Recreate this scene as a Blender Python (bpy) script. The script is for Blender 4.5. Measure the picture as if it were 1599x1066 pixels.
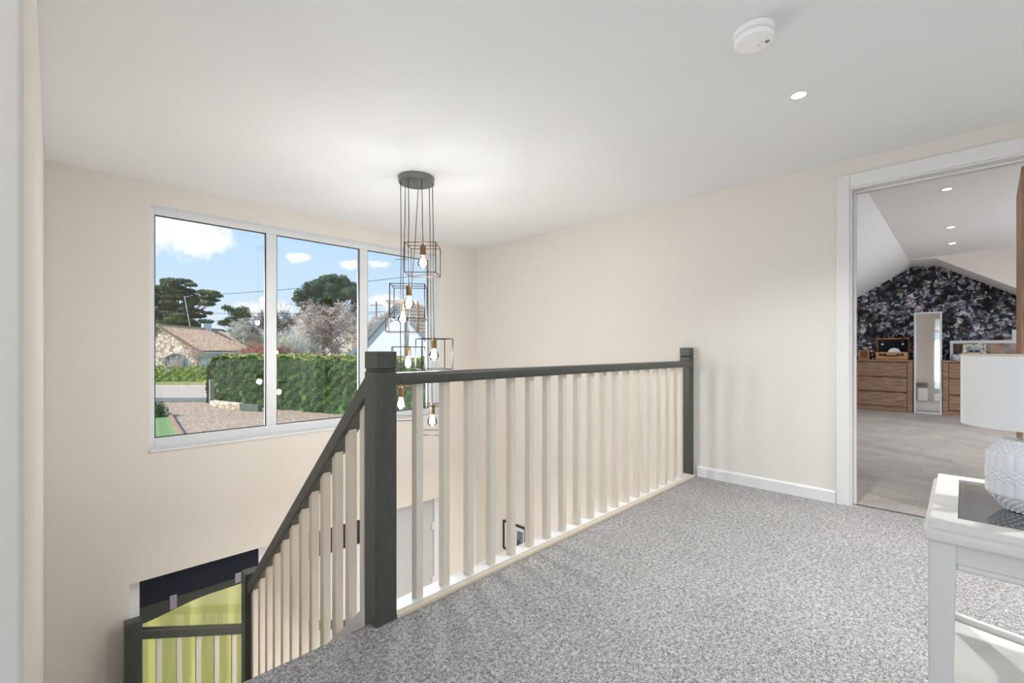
import bpy, bmesh, math, random
import numpy as np
from mathutils import Vector, Matrix
random.seed(7); RNG = np.random.default_rng(11)
for o in list(bpy.data.objects): bpy.data.objects.remove(o)
SC = bpy.context.scene; COL = SC.collection
R = math.radians
# ------------------------------------------------------------------ camera
CAMZ = 1.0856; AA = R(44.7); CA, SA = math.cos(AA), math.sin(AA)
cd = bpy.data.cameras.new('camera'); cam = bpy.data.objects.new('camera', cd); COL.objects.link(cam)
cd.sensor_width = 36; cd.lens = 16.0; cd.shift_y = 12.5/1599; cd.clip_start = .05; cd.clip_end = 900
cam.location = (0, 0, CAMZ); cam.rotation_euler = (R(90), 0, -R(45.3)); SC.camera = cam
def G(r, F, z=0.0):            # garden axes: r metres to the right, F metres along the view street
    return Vector((F*CA + r*SA, F*SA - r*CA, z))
# ------------------------------------------------------------------ colour management
vs = SC.view_settings; vs.view_transform = 'Standard'; vs.look = 'None'; vs.gamma = 1; vs.exposure = 0.40
vs.use_curve_mapping = False
# ------------------------------------------------------------------ node helpers
def lin(c):
    return tuple((x/12.92 if x <= .04045 else ((x+.055)/1.055)**2.4) for x in [v/255 for v in c]) + (1,)
class NT:
    def __init__(s, tree): s.t = tree; tree.nodes.clear()
    def n(s, typ, **kw):
        nd = s.t.nodes.new(typ)
        for k, v in kw.items():
            if k.startswith('i_'):
                key = k[2:]; key = int(key) if key.isdigit() else key.replace('_', ' ')
                nd.inputs[key].default_value = v
            else: setattr(nd, k, v)
        return nd
    def l(s, a, b): s.t.links.new(a, b)
    def math(s, op, a, b=None, clamp=False):
        nd = s.n('ShaderNodeMath', operation=op, use_clamp=clamp)
        for i, v in enumerate((a, b)):
            if v is None: continue
            if isinstance(v, (int, float)): nd.inputs[i].default_value = v
            else: s.l(v, nd.inputs[i])
        return nd.outputs[0]
    def ramp(s, fac, stops, interp='LINEAR'):
        nd = s.n('ShaderNodeValToRGB'); cr = nd.color_ramp; cr.interpolation = interp
        while len(cr.elements) < len(stops): cr.elements.new(.5)
        for e, (p, c) in zip(cr.elements, stops): e.position = p; e.color = c
        s.l(fac, nd.inputs[0]); return nd.outputs[0]
    def mix(s, fac, a, b, mode='MIX'):
        nd = s.n('ShaderNodeMix', data_type='RGBA', blend_type=mode)
        for i, v in ((0, fac), (6, a), (7, b)):
            if isinstance(v, (int, float, tuple)): nd.inputs[i].default_value = v
            else: s.l(v, nd.inputs[i])
        return nd.outputs[2]
# ------------------------------------------------------------------ world: pale spring sky with small clouds
w = bpy.data.worlds.new('sky'); SC.world = w; w.use_nodes = True
t = NT(w.node_tree)
tc = t.n('ShaderNodeTexCoord'); sep = t.n('ShaderNodeSeparateXYZ'); t.l(tc.outputs['Generated'], sep.inputs[0])
sky = t.ramp(sep.outputs[2], [(0.0, (.80, .88, .95, 1)), (.10, (.60, .77, .93, 1)), (.30, (.38, .62, .91, 1)), (.8, (.22, .45, .85, 1))])
nz = t.n('ShaderNodeTexNoise', i_Scale=16.0, i_Detail=7.0, i_Roughness=.62); t.l(tc.outputs['Generated'], nz.inputs['Vector'])
mask = None
for (px, py, sx, sy) in [(262, 365, .095, .042), (322, 377, .045, .022), (463, 403, .020, .009), (548, 412, .030, .009), (408, 482, .05, .016), (600, 470, .05, .012), (590, 412, .03, .010)]:
    k, m = (px-799.5)/710.7, (545.5-py)/710.7
    d = (G(k, 1, m)).normalized(); rt = Vector((SA, -CA, 0)); rt = (rt - d*rt.dot(d)).normalized(); up = rt.cross(d)
    def dot(v):
        nd = t.n('ShaderNodeVectorMath', operation='DOT_PRODUCT'); t.l(tc.outputs['Generated'], nd.inputs[0]); nd.inputs[1].default_value = v
        return nd.outputs['Value']
    a = t.math('DIVIDE', dot(rt), sx); b = t.math('DIVIDE', dot(up), sy); f = dot(d)
    e = t.math('SQRT', t.math('ADD', t.math('MULTIPLY', a, a), t.math('MULTIPLY', b, b)))
    e = t.math('ADD', e, t.math('LESS_THAN', f, 0.0))
    mask = e if mask is None else t.math('MINIMUM', mask, e)
mm = t.math('SUBTRACT', 1.0, mask); mm = t.math('ADD', mm, t.math('MULTIPLY', t.math('SUBTRACT', nz.outputs[0], .5), 3.2))
mm = t.math('MULTIPLY', mm, 2.2, clamp=True)
skc = t.mix(mm, sky, (.93, .95, 1.0, 1))
bg = t.n('ShaderNodeBackground', i_Strength=.88); t.l(skc, bg.inputs[0])
wo = t.n('ShaderNodeOutputWorld'); t.l(bg.outputs[0], wo.inputs[0])
# ------------------------------------------------------------------ sun, and area fills added out of view
def light(name, typ, loc, energy, color=(1, 1, 1), **kw):
    ld = bpy.data.lights.new(name, typ); ld.energy = energy; ld.color = color
    for k, v in kw.items(): setattr(ld, k, v)
    o = bpy.data.objects.new(name, ld); COL.objects.link(o); o.location = loc; return o
sun = light('sun', 'SUN', (0, 0, 30), 4.6, (1, .95, .87), angle=R(.6))
sun.rotation_euler = Vector((-.75, .05, .62)).to_track_quat('Z', 'Y').to_euler()
def area(name, loc, direction, sx, sy, energy, color=(1, 1, 1), **kw):
    o = light(name, 'AREA', loc, energy, color, shape='RECTANGLE', size=sx, size_y=sy, **kw)
    o.rotation_euler = Vector(direction).to_track_quat('-Z', 'Y').to_euler(); return o
KD = 1.0
area('rear_fill_area', (-.7, -2.75, 1.25), (0, 1, .9), 2.9, 2.1, 8, (.95, .97, 1))  # added fill light behind the camera, at an invented opening
area('side_fill_area', (-2.75, -.6, 1.25), (1, 0, .9), 3.2, 2.1, 26, (.95, .97, 1))  # second added fill, unseen, from the camera's left
area('unseen_bedroom_fill', (7.4, -2.95, 1.35), (0, 1, -1.1), 2.4, 1.3, 100, (.97, .98, 1))  # unseen fill added to brighten the bedroom
area('hall_fill_area', (2.2, 1.2, -.27), (0, 0.0, -1), .5, .5, 95, (1, .99, .97))  # fill added under the landing to brighten the lower hall
# ------------------------------------------------------------------ materials
MATS = {}
def M(name, col, rough=.5, metal=0, vary=0, vscale=20, bump=0, bscale=200, stretch=(1, 1, 1), spec=.5, col2=None, sheen=0, detail=3, bdist=.01, trans=None, emis=None, coat=0):
    m = bpy.data.materials.new(name); m.use_nodes = True; t = NT(m.node_tree)
    p = t.n('ShaderNodeBsdfPrincipled'); out = t.n('ShaderNodeOutputMaterial'); t.l(p.outputs[0], out.inputs[0])
    c = lin(col) if max(col) > 1.5 else tuple(col)+(1,)
    p.inputs['Base Color'].default_value = c; p.inputs['Roughness'].default_value = rough; p.inputs['Metallic'].default_value = metal
    p.inputs['Specular IOR Level'].default_value = spec; p.inputs['Coat Weight'].default_value = coat
    tc = t.n('ShaderNodeTexCoord'); mp = t.n('ShaderNodeMapping'); mp.inputs['Scale'].default_value = stretch; t.l(tc.outputs['Object'], mp.inputs[0])
    if vary or col2:
        nz = t.n('ShaderNodeTexNoise', i_Scale=float(vscale), i_Detail=float(detail)); t.l(mp.outputs[0], nz.inputs['Vector'])
        if col2:
            c2 = lin(col2) if max(col2) > 1.5 else tuple(col2)+(1,)
            t.l(t.ramp(nz.outputs[0], [(.36, c), (.64, c2)]), p.inputs['Base Color'])
        else:
            lo = tuple(x*(1-vary) for x in c[:3])+(1,); hi = tuple(min(1, x*(1+vary)) for x in c[:3])+(1,)
            t.l(t.ramp(nz.outputs[0], [(.3, lo), (.7, hi)]), p.inputs['Base Color'])
    if bump:
        nb = t.n('ShaderNodeTexNoise', i_Scale=float(bscale), i_Detail=2.0); t.l(mp.outputs[0], nb.inputs['Vector'])
        b = t.n('ShaderNodeBump', i_Strength=bump, i_Distance=bdist); t.l(nb.outputs[0], b.inputs['Height']); t.l(b.outputs[0], p.inputs['Normal'])
    if emis:
        p.inputs['Emission Color'].default_value = tuple(emis[0])+(1,); p.inputs['Emission Strength'].default_value = emis[1]
    MATS[name] = m; return m
wallp = M('wall_paint', (226, 220, 212), .85, bump=.05, bscale=300, bdist=.002)
ceilp = M('ceiling_paint', (236, 237, 238), .9)
trimw = M('white_gloss_trim', (228, 227, 226), .35)
upvc = M('white_upvc', (226, 228, 231), .3)
postm = M('grey_green_stain', (74, 76, 71), .36, vary=.12, vscale=14, stretch=(6, 6, 1), bump=.15, bscale=60, bdist=.003)
balum = M('cream_baluster_paint', (226, 216, 201), .45, vary=.03, vscale=8, stretch=(4, 4, 1))
beadm = M('cream_base_bead', (212, 198, 178), .5)
darkf = M('black_metal', (36, 33, 30), .4, metal=.6)
brass = M('antique_brass', (142, 118, 88), .38, metal=.8)
canopym = M('dark_nickel', (128, 128, 130), .3, metal=.7)
cordm = M('black_cord', (34, 32, 30), .7)
steel = M('steel', (190, 190, 192), .3, metal=.9)
tablem = M('white_painted_wood', (222, 220, 214), .45)
shadem = M('white_lampshade_fabric', (236, 236, 236), .85, bump=.1, bscale=900, bdist=.001)
ceram = M('white_ceramic', (236, 238, 242), .15, coat=.4)
chestm = M('aged_oak_veneer', (118, 92, 72), .55, col2=(160, 130, 106), vscale=5, stretch=(1, 1.2, 10), detail=6)
doorm = M('oak_door', (150, 112, 84), .5, col2=(176, 138, 106), vscale=6, stretch=(10, 10, .8), detail=5)
wick = M('wicker', (172, 118, 78), .6, col2=(205, 158, 116), vscale=60, stretch=(1, 1, 1.6), bump=.8, bscale=70, bdist=.01)
leath = M('dark_leather', (30, 24, 22), .5)
blackm = M('black_gloss', (22, 22, 24), .3)
greyd = M('grey_door_paint', (196, 196, 200), .5)
navy = M('navy_blind_fabric', (22, 26, 42), .85, vary=.3, vscale=90, stretch=(1, 1, 4))
hemm = M('dark_grey_hem', (66, 70, 62), .8)
lime = M('lime_fabric', (206, 212, 128), .8, vary=.04, vscale=2)
_t = NT(lime.node_tree)
_p = _t.n('ShaderNodeBsdfDiffuse'); _q = _t.n('ShaderNodeBsdfTranslucent'); _m = _t.n('ShaderNodeMixShader', i_0=.7); _o = _t.n('ShaderNodeOutputMaterial')
_p.inputs[0].default_value = _q.inputs[0].default_value = lin((246, 240, 186)); _t.l(_p.outputs[0], _m.inputs[1]); _t.l(_q.outputs[0], _m.inputs[2]); _t.l(_m.outputs[0], _o.inputs[0])
clipm = M('grey_clip', (150, 146, 160), .6)
mirm = M('mirror_silver', (235, 235, 235), .03, metal=1)
silv = M('silver_frame', (216, 218, 222), .35, metal=.3)
def carpet(name, c1, c2, c3, swirl=0):
    m = bpy.data.materials.new(name); m.use_nodes = True; t = NT(m.node_tree)
    p = t.n('ShaderNodeBsdfPrincipled', i_Roughness=1.0); out = t.n('ShaderNodeOutputMaterial'); t.l(p.outputs[0], out.inputs[0])
    p.inputs['Specular IOR Level'].default_value = .1
    tc = t.n('ShaderNodeTexCoord')
    n1 = t.n('ShaderNodeTexNoise', i_Scale=210.0, i_Detail=3.0, i_Roughness=.75); t.l(tc.outputs['Object'], n1.inputs['Vector'])
    n3 = t.n('ShaderNodeTexNoise', i_Scale=60.0, i_Detail=3.0, i_Roughness=.7); t.l(tc.outputs['Object'], n3.inputs['Vector'])
    sp = t.math('ADD', t.math('MULTIPLY', n1.outputs[0], .72), t.math('MULTIPLY', n3.outputs[0], .28))
    base = t.ramp(sp, [(.38, lin(c1)), (.5, lin(c2)), (.62, lin(c3))])
    n2 = t.n('ShaderNodeTexNoise', i_Scale=2.2, i_Detail=4.0, i_Distortion=1.2 if swirl else .3); t.l(tc.outputs['Object'], n2.inputs['Vector'])
    v = .10 + .1*swirl
    sh = t.ramp(n2.outputs[0], [(.35, (1-v, 1-v, 1-v, 1)), (.65, (1, 1, 1, 1))])
    t.l(t.mix(1.0, base, sh, 'MULTIPLY'), p.inputs['Base Color'])
    b = t.n('ShaderNodeBump', i_Strength=.5, i_Distance=.012); t.l(sp, b.inputs['Height']); t.l(b.outputs[0], p.inputs['Normal'])
    return m
carp = carpet('grey_twist_carpet', (86, 83, 81), (162, 159, 157), (224, 222, 221))
carpb = carpet('taupe_bedroom_carpet', (136, 129, 123), (176, 169, 163), (206, 200, 195), 1)
def glassmat(name, tint=(1, 1, 1), refl=1.0, ior=1.5):
    m = bpy.data.materials.new(name); m.use_nodes = True; t = NT(m.node_tree)
    tr = t.n('ShaderNodeBsdfTransparent'); tr.inputs[0].default_value = tuple(tint)+(1,)
    gl = t.n('ShaderNodeBsdfGlossy', i_Roughness=.0); gl.inputs[0].default_value = (1, 1, 1, 1)
    fr = t.n('ShaderNodeFresnel', i_IOR=ior); mx = t.n('ShaderNodeMixShader'); out = t.n('ShaderNodeOutputMaterial')
    t.l(t.math('MULTIPLY', fr.outputs[0], refl, clamp=True), mx.inputs[0]); t.l(tr.outputs[0], mx.inputs[1]); t.l(gl.outputs[0], mx.inputs[2]); t.l(mx.outputs[0], out.inputs[0])
    return m
pane = glassmat('window_glass', (.97, .98, .98), 1.15)
bulbg = glassmat('bulb_glass', (.96, .95, .92), 1.3)
tabg = glassmat('smoked_table_glass', (.42, .43, .43), 1.8)
def emit(name, c, s):
    m = bpy.data.materials.new(name); m.use_nodes = True; t = NT(m.node_tree)
    e = t.n('ShaderNodeEmission', i_Strength=s); e.inputs[0].default_value = tuple(c)+(1,); out = t.n('ShaderNodeOutputMaterial'); t.l(e.outputs[0], out.inputs[0]); return m
lampon = emit('downlight_glow', (1, .98, .95), 14.0)
filam = emit('filament_glow', (1, .86, .66), 8.0)
def wallpaper():
    m = bpy.data.materials.new('dark_floral_wallpaper'); m.use_nodes = True; t = NT(m.node_tree)
    p = t.n('ShaderNodeBsdfPrincipled', i_Roughness=.8); out = t.n('ShaderNodeOutputMaterial'); t.l(p.outputs[0], out.inputs[0])
    tc = t.n('ShaderNodeTexCoord')
    dn = t.n('ShaderNodeTexNoise', i_Scale=9.0, i_Detail=3.0); t.l(tc.outputs['Object'], dn.inputs['Vector'])
    ad = t.n('ShaderNodeVectorMath', operation='MULTIPLY_ADD'); t.l(dn.outputs['Color'], ad.inputs[0]); ad.inputs[1].default_value = (.22, .22, .16); t.l(tc.outputs['Object'], ad.inputs[2])
    def vor(s):
        v = t.n('ShaderNodeTexVoronoi', i_Scale=float(s)); t.l(ad.outputs[0], v.inputs['Vector']); return v
    v1, v2 = vor(7), vor(19)
    s1 = t.n('ShaderNodeSeparateColor'); t.l(v1.outputs['Color'], s1.inputs[0]); s2 = t.n('ShaderNodeSeparateColor'); t.l(v2.outputs['Color'], s2.inputs[0])
    cA = t.ramp(s2.outputs[0], [(0, lin((14, 16, 24))), (.24, lin((36, 48, 68))), (.44, lin((80, 98, 122))), (.58, lin((140, 140, 154))), (.74, lin((196, 192, 200))), (.92, lin((232, 224, 220)))])
    cB = t.ramp(s2.outputs[1], [(0, lin((10, 11, 16))), (.5, lin((22, 26, 36))), (.75, lin((70, 74, 84))), (.93, lin((96, 84, 66))), (1, lin((170, 120, 92)))])
    big = t.n('ShaderNodeTexNoise', i_Scale=4.2, i_Detail=3.0); t.l(tc.outputs['Object'], big.inputs['Vector'])
    pick = t.ramp(t.math('ADD', t.math('MULTIPLY', s1.outputs[0], .45), t.math('MULTIPLY', big.outputs[0], .75)), [(.42, (0, 0, 0, 1)), (.58, (1, 1, 1, 1))])
    c = t.mix(pick, cB, cA)
    dk = t.ramp(v2.outputs['Distance'], [(.2, (1, 1, 1, 1)), (.7, (.35, .35, .4, 1))])
    t.l(t.mix(1.0, c, dk, 'MULTIPLY'), p.inputs['Base Color']); return m
wpap = wallpaper()
def stonemat():
    m = bpy.data.materials.new('rubble_stone'); m.use_nodes = True; t = NT(m.node_tree)
    p = t.n('ShaderNodeBsdfPrincipled', i_Roughness=.95); out = t.n('ShaderNodeOutputMaterial'); t.l(p.outputs[0], out.inputs[0])
    tc = t.n('ShaderNodeTexCoord'); v = t.n('ShaderNodeTexVoronoi', i_Scale=3.6); t.l(tc.outputs['Object'], v.inputs['Vector'])
    s = t.n('ShaderNodeSeparateColor'); t.l(v.outputs['Color'], s.inputs[0])
    c = t.ramp(s.outputs[0], [(0, lin((150, 132, 116))), (.5, lin((206, 190, 168))), (1, lin((232, 222, 206)))])
    e = t.n('ShaderNodeTexVoronoi', i_Scale=3.6, feature='DISTANCE_TO_EDGE'); t.l(tc.outputs['Object'], e.inputs['Vector'])
    mo = t.ramp(e.outputs['Distance'], [(.02, (.45, .42, .4, 1)), (.09, (1, 1, 1, 1))])
    t.l(t.mix(1.0, c, mo, 'MULTIPLY'), p.inputs['Base Color']); return m
stone = stonemat()
rooft = M('brown_roof_tile', (172, 138, 118), .9, col2=(204, 178, 150), vscale=3)
roofr = M('pale_roof_tile', (176, 160, 150), .9, vary=.1, vscale=4)
render_w = M('white_render', (226, 230, 234), .9)
render_d = M('grey_bargeboard', (120, 132, 144), .8)
gravel = M('gravel', (124, 100, 82), .95, col2=(206, 182, 160), vscale=9, detail=8, bump=.5, bscale=14, bdist=.05)
tarmac = M('pale_tarmac', (186, 170, 158), .9, vary=.06, vscale=1.2)
stripdark = M('dark_strip_grey', (112, 112, 112), .9, vary=.1, vscale=2)
grassm = M('lawn_grass', (98, 128, 76), .95, col2=(140, 164, 106), vscale=9, detail=6)
vergem = M('verge_grass', (120, 132, 84), .95, col2=(160, 158, 112), vscale=2)
kerbm = M('kerb_stone', (188, 180, 170), .9, vary=.1)
brickm = M('brick_edging', (168, 128, 104), .9, vary=.15, vscale=20)
bark = M('brown_bark', (104, 88, 72), .95, vary=.2, vscale=6)
barkp = M('pale_bark', (190, 172, 158), .95, vary=.15, vscale=6)
barkg = M('lichen_pale_twigs', (204, 200, 190), .95, vary=.1, vscale=6)
barkr = M('red_brown_twigs', (176, 118, 100), .95, vary=.15, vscale=6)
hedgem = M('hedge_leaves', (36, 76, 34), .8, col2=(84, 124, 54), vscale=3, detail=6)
hedgetop = M('hedge_sunlit_top', (138, 152, 78), .8, col2=(176, 180, 104), vscale=3, detail=5)  # lighter leaves for the top, sunlight put into the colour
hedgeb = M('bright_hedge_leaves', (96, 140, 48), .8, col2=(170, 190, 74), vscale=3, detail=5)
cedm = M('cedar_needles', (46, 74, 56), .9, col2=(104, 118, 66), vscale=.5, detail=5)
pinem = M('pine_needles', (48, 80, 62), .9, col2=(86, 110, 70), vscale=.6, detail=5)
conm = M('conifer_green', (74, 96, 62), .9, col2=(120, 128, 76), vscale=.7, detail=5)
bushm = M('yellow_green_leaves', (110, 140, 62), .9, col2=(176, 190, 96), vscale=1.5)
bushd = M('dark_green_leaves', (50, 84, 46), .9, col2=(96, 120, 66), vscale=1)
strawm = M('straw_stems', (196, 172, 134), .9, vary=.1)
farm = M('far_green', (82, 98, 78), .95, col2=(118, 116, 92), vscale=.4)
# ------------------------------------------------------------------ object helpers
WL = {}
def tag(o, label=None, cat=None, group=None, kind=None):
    if label: o['label'] = label
    if cat: o['category'] = cat
    if group: o['group'] = group
    if kind: o['kind'] = kind
    return o
def thing(name, loc, label=None, cat=None, group=None, kind=None):
    o = bpy.data.objects.new(name, None); COL.objects.link(o); o.location = loc; o.empty_display_size = .1
    WL[o] = Vector(loc); return tag(o, label, cat, group, kind)
class MB:
    def __init__(s): s.v = []; s.f = []; s.m = []
    def add(s, vs, fs, mi=0):
        b = len(s.v); s.v += [tuple(v) for v in vs]; s.f += [tuple(b+i for i in f) for f in fs]; s.m += [mi]*len(fs); return s
    def box(s, x0, x1, y0, y1, z0, z1, mi=0):
        x0, x1 = min(x0, x1), max(x0, x1); y0, y1 = min(y0, y1), max(y0, y1); z0, z1 = min(z0, z1), max(z0, z1)
        return s.add([(x0, y0, z0), (x1, y0, z0), (x1, y1, z0), (x0, y1, z0), (x0, y0, z1), (x1, y0, z1), (x1, y1, z1), (x0, y1, z1)],
                     [(0, 3, 2, 1), (4, 5, 6, 7), (0, 1, 5, 4), (1, 2, 6, 5), (2, 3, 7, 6), (3, 0, 4, 7)], mi)
    def hexa(s, pts, mi=0): return s.add(pts, [(0, 3, 2, 1), (4, 5, 6, 7), (0, 1, 5, 4), (1, 2, 6, 5), (2, 3, 7, 6), (3, 0, 4, 7)], mi)
    def bar(s, a, b, w, h=None, up=(0, 0, 1), mi=0):       # rectangular bar from a to b
        a, b = Vector(a), Vector(b); h = h or w; d = (b-a).normalized(); u = Vector(up)
        if abs(d.dot(u)) > .98: u = Vector((1, 0, 0))
        sd = d.cross(u).normalized()*w/2; uu = sd.cross(d).normalized()*h/2
        return s.hexa([a-sd-uu, a+sd-uu, b+sd-uu, b-sd-uu, a-sd+uu, a+sd+uu, b+sd+uu, b-sd+uu], mi)
    def prism(s, poly, axis, a, b, mi=0):                  # poly 2-D extruded along axis 'x','y','z'
        n = len(poly)
        def p(q, t): return {'x': (t, q[0], q[1]), 'y': (q[0], t, q[1]), 'z': (q[0], q[1], t)}[axis]
        vs = [p(q, a) for q in poly]+[p(q, b) for q in poly]
        fs = [tuple(range(n))[::-1], tuple(range(n, 2*n))]+[(i, (i+1) % n, n+(i+1) % n, n+i) for i in range(n)]
        return s.add(vs, fs, mi)
    def tube(s, pts, r, n=8, mi=0):
        pts = [Vector(p) for p in pts]; rs = r if isinstance(r, (list, tuple)) else [r]*len(pts); vs = []; fs = []
        for i, p in enumerate(pts):
            d = (pts[min(i+1, len(pts)-1)]-pts[max(i-1, 0)]).normalized(); u = Vector((0, 0, 1)) if abs(d.z) < .95 else Vector((1, 0, 0))
            a = d.cross(u).normalized(); b = d.cross(a)
            for k in range(n):
                an = 2*math.pi*k/n; vs.append(p+(a*math.cos(an)+b*math.sin(an))*rs[i])
        for i in range(len(pts)-1):
            for k in range(n): fs.append((i*n+k, i*n+(k+1) % n, (i+1)*n+(k+1) % n, (i+1)*n+k))
        fs.append(tuple(range(n))); fs.append(tuple(range((len(pts)-1)*n, len(pts)*n))[::-1]); return s.add(vs, fs, mi)
    def lathe(s, c, prof, n=32, mi=0, cap=True):           # prof: (radius, z) from bottom to top
        c = Vector(c); vs = []; fs = []
        for (r, z) in prof:
            for k in range(n):
                an = 2*math.pi*k/n; vs.append(c+Vector((r*math.cos(an), r*math.sin(an), z)))
        for i in range(len(prof)-1):
            for k in range(n): fs.append((i*n+k, i*n+(k+1) % n, (i+1)*n+(k+1) % n, (i+1)*n+k))
        if cap: fs.append(tuple(range(n))[::-1]); fs.append(tuple(range((len(prof)-1)*n, len(prof)*n)))
        return s.add(vs, fs, mi)
    def build(s, name, mat, parent=None, bevel=0, smooth=False, seg=2, fixn=True):
        me = bpy.data.meshes.new(name)
        vs = np.array([tuple(v) for v in s.v], dtype=float)
        if parent is None: off = Vector(((vs[:, 0].min()+vs[:, 0].max())/2, (vs[:, 1].min()+vs[:, 1].max())/2, vs[:, 2].min()))
        else: off = WL[parent]
        vs = vs - np.array(off)
        me.from_pydata(vs.tolist(), [], s.f)
        mats = mat if isinstance(mat, (list, tuple)) else [mat]
        for m in mats: me.materials.append(m)
        if len(mats) > 1: me.polygons.foreach_set('material_index', s.m)
        if fixn:
            bm = bmesh.new(); bm.from_mesh(me); bmesh.ops.recalc_face_normals(bm, faces=bm.faces); bm.to_mesh(me); bm.free()
        if smooth: me.polygons.foreach_set('use_smooth', [True]*len(me.polygons))
        me.update(); o = bpy.data.objects.new(name, me); COL.objects.link(o)
        if parent is None: o.location = off; WL[o] = Vector(off)
        else: o.parent = parent; WL[o] = Vector(off)
        if bevel:
            b = o.modifiers.new('bevel', 'BEVEL'); b.width = bevel; b.segments = seg; b.limit_method = 'ANGLE'; b.angle_limit = R(40)
            o.modifiers.new('wn', 'WEIGHTED_NORMAL')
        if smooth: 
            try: me.set_sharp_from_angle(angle=R(38))
            except Exception: pass
        return o
def struct(o): o['kind'] = 'structure'; return o
def copy_tree(o, parent=None):
    c = o.copy(); COL.objects.link(c)
    if parent is not None: c.parent = parent
    for ch in list(o.children): copy_tree(ch, c)
    return c
# ================================================================== THE SHELL
XR, YW, ZC, ZL = 3.90, 4.523, 2.40, -2.65      # right wall, window wall, ceiling, lower hall floor
HX0, HX1, HZ0, HZ1 = .538, 3.342, .277, 2.2355 # window hole
b = MB()
b.box(-.20, HX0, YW, 4.74, -.71, ZC); b.box(HX1, XR, YW, 4.74, -.71, ZC)
b.box(HX0, HX1, YW, 4.74, HZ1, ZC); b.box(HX0, HX1, YW, 4.74, -.71, HZ0)
b.box(-.20, .415, YW, 4.74, ZL, -.71); b.box(3.388, XR, YW, 4.74, ZL, -.71)
struct(b.build('wall_front', wallp))
b = MB(); DY0, DY1, DZ = -.300, .555, 2.205     # doorway in right wall
b.box(XR, 4.05, DY1, 4.74, ZL, 2.7); b.box(XR, 4.05, -2.6, DY0, ZL, 2.7); b.box(XR, 4.05, DY0, DY1, DZ, 2.7); b.box(XR, 4.05, DY0, DY1, ZL, -.01)
struct(b.build('wall_right', wallp))
b = MB(); b.box(-.20, -.04, 1.37, YW, ZL, ZC); struct(b.build('wall_left', wallp, bevel=.012, seg=3))
b = MB(); b.box(-2.6, -.20, 1.37, 1.50, 0, ZC); struct(b.build('wall_left', wallp))
# rear walls (behind the camera), openings added for the fill areas
b = MB(); b.box(-2.6, XR, -2.75, -2.6, 0, .2); b.box(-2.6, XR, -2.75, -2.6, 2.3, ZC); b.box(-2.6, -2.15, -2.75, -2.6, .2, 2.3); b.box(.75, XR, -2.75, -2.6, .2, 2.3)
struct(b.build('wall_rear', wallp))
b = MB(); b.box(-2.75, -2.6, -2.75, 1.5, 0, .2); b.box(-2.75, -2.6, -2.75, 1.5, 2.3, ZC); b.box(-2.75, -2.6, -2.75, -2.2, .2, 2.3); b.box(-2.75, -2.6, 1.0, 1.5, .2, 2.3)
struct(b.build('wall_side', wallp))
b = MB(); b.box(-2.75, 4.05, -2.75, 4.74, ZC, ZC+.12); struct(b.build('ceiling', ceilp))
b = MB(); b.box(-2.75, XR, -2.75, 1.37, -.25, 0); b.box(XR, 3.963, DY0, DY1, -.2, 0); b.box(-.04, .985, 1.37, 1.668, -.25, 0); b.box(.985, XR, 1.37, 1.71, -.25, -.001)
struct(b.build('floor', carp))
b = MB(); b.box(.985, XR, 1.712, 1.722, -.27, .0); struct(b.build('trim_1', trimw))
# lower hall
b = MB(); b.box(-.2, XR, -.1, 4.9, ZL-.1, ZL); struct(b.build('floor', carpb))
b = MB(); b.box(-.2, XR, -.2, -.1, ZL, -.25); struct(b.build('wall_hall', wallp))
b = MB(); b.box(-.2, -.04, -.1, 1.37, ZL, -.25); struct(b.build('wall_left', wallp))
# baseboards
def baseb(x, y0, y1, z=0, d=-1, h=.088):
    b = MB(); b.prism([(x, z), (x+d*.016, z), (x+d*.016, z+h-.012), (x+d*.010, z+h-.003), (x+d*.004, z+h), (x, z+h)], 'y', y0, y1); return b
# prism 'y' maps (q0,t,q1)
struct(baseb(XR, .635, 1.62).build('baseboard_right', trimw))
struct(baseb(XR, -2.6, -.38).build('baseboard_right', trimw))
# door casing (architrave), lining and stop
b = MB(); cx = XR-.018
def casing(b, pts_y0, y1, z0, z1): b.box(cx, XR, pts_y0, y1, z0, z1)
casing(b, DY1, .632, 0, DZ+.09); casing(b, DY0-.077, DY0, 0, DZ+.09); casing(b, DY0, DY1, DZ, DZ+.09)
b.box(cx+.006, XR+.15+.012, DY1-.012, DY1, 0, DZ-.012); b.box(cx+.006, 4.062, DY0, DY0+.006, 0, DZ-.012); b.box(cx+.006, 4.062, DY0, DY1, DZ-.012, DZ)
b.box(3.96, 4.0, DY1-.026, DY1-.012, 0, DZ-.026); b.box(3.96, 4.0, DY0+.006, DY1-.012, DZ-.026, DZ-.012)
struct(b.build('trim_2', trimw, bevel=.004))
b = MB(); b.box(3.955, 3.972, DY0, DY1-.012, -.004, .003); struct(b.build('trim_3', M('threshold_bar', (70, 62, 56), .5)))
# oak door leaf, opened into the bedroom
d = thing('door_1', (4.06, -.240, 0), kind='structure')
b = MB(); p0, p1 = Vector((4.066, -.250)), Vector((4.85, -.274)); nn = Vector((-.031, -.9995))*.040
b.prism([tuple(p0), tuple(p1), tuple(p1+nn), tuple(p0+nn)], 'z', .008, 2.178); b.build('door_leaf', doorm, d, bevel=.002)
b = MB()
for z in (2.0, 1.1, .25): b.box(4.052, 4.068, -.292, -.286, z-.05, z+.05)
b.build('hinge', steel, d)
b = MB(); b.tube([(4.80, -.274, 1.02), (4.80, -.232, 1.02)], .009); b.tube([(4.80, -.234, 1.02), (4.69, -.226, 1.02)], .009); b.build('door_handle', steel, d)
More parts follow.
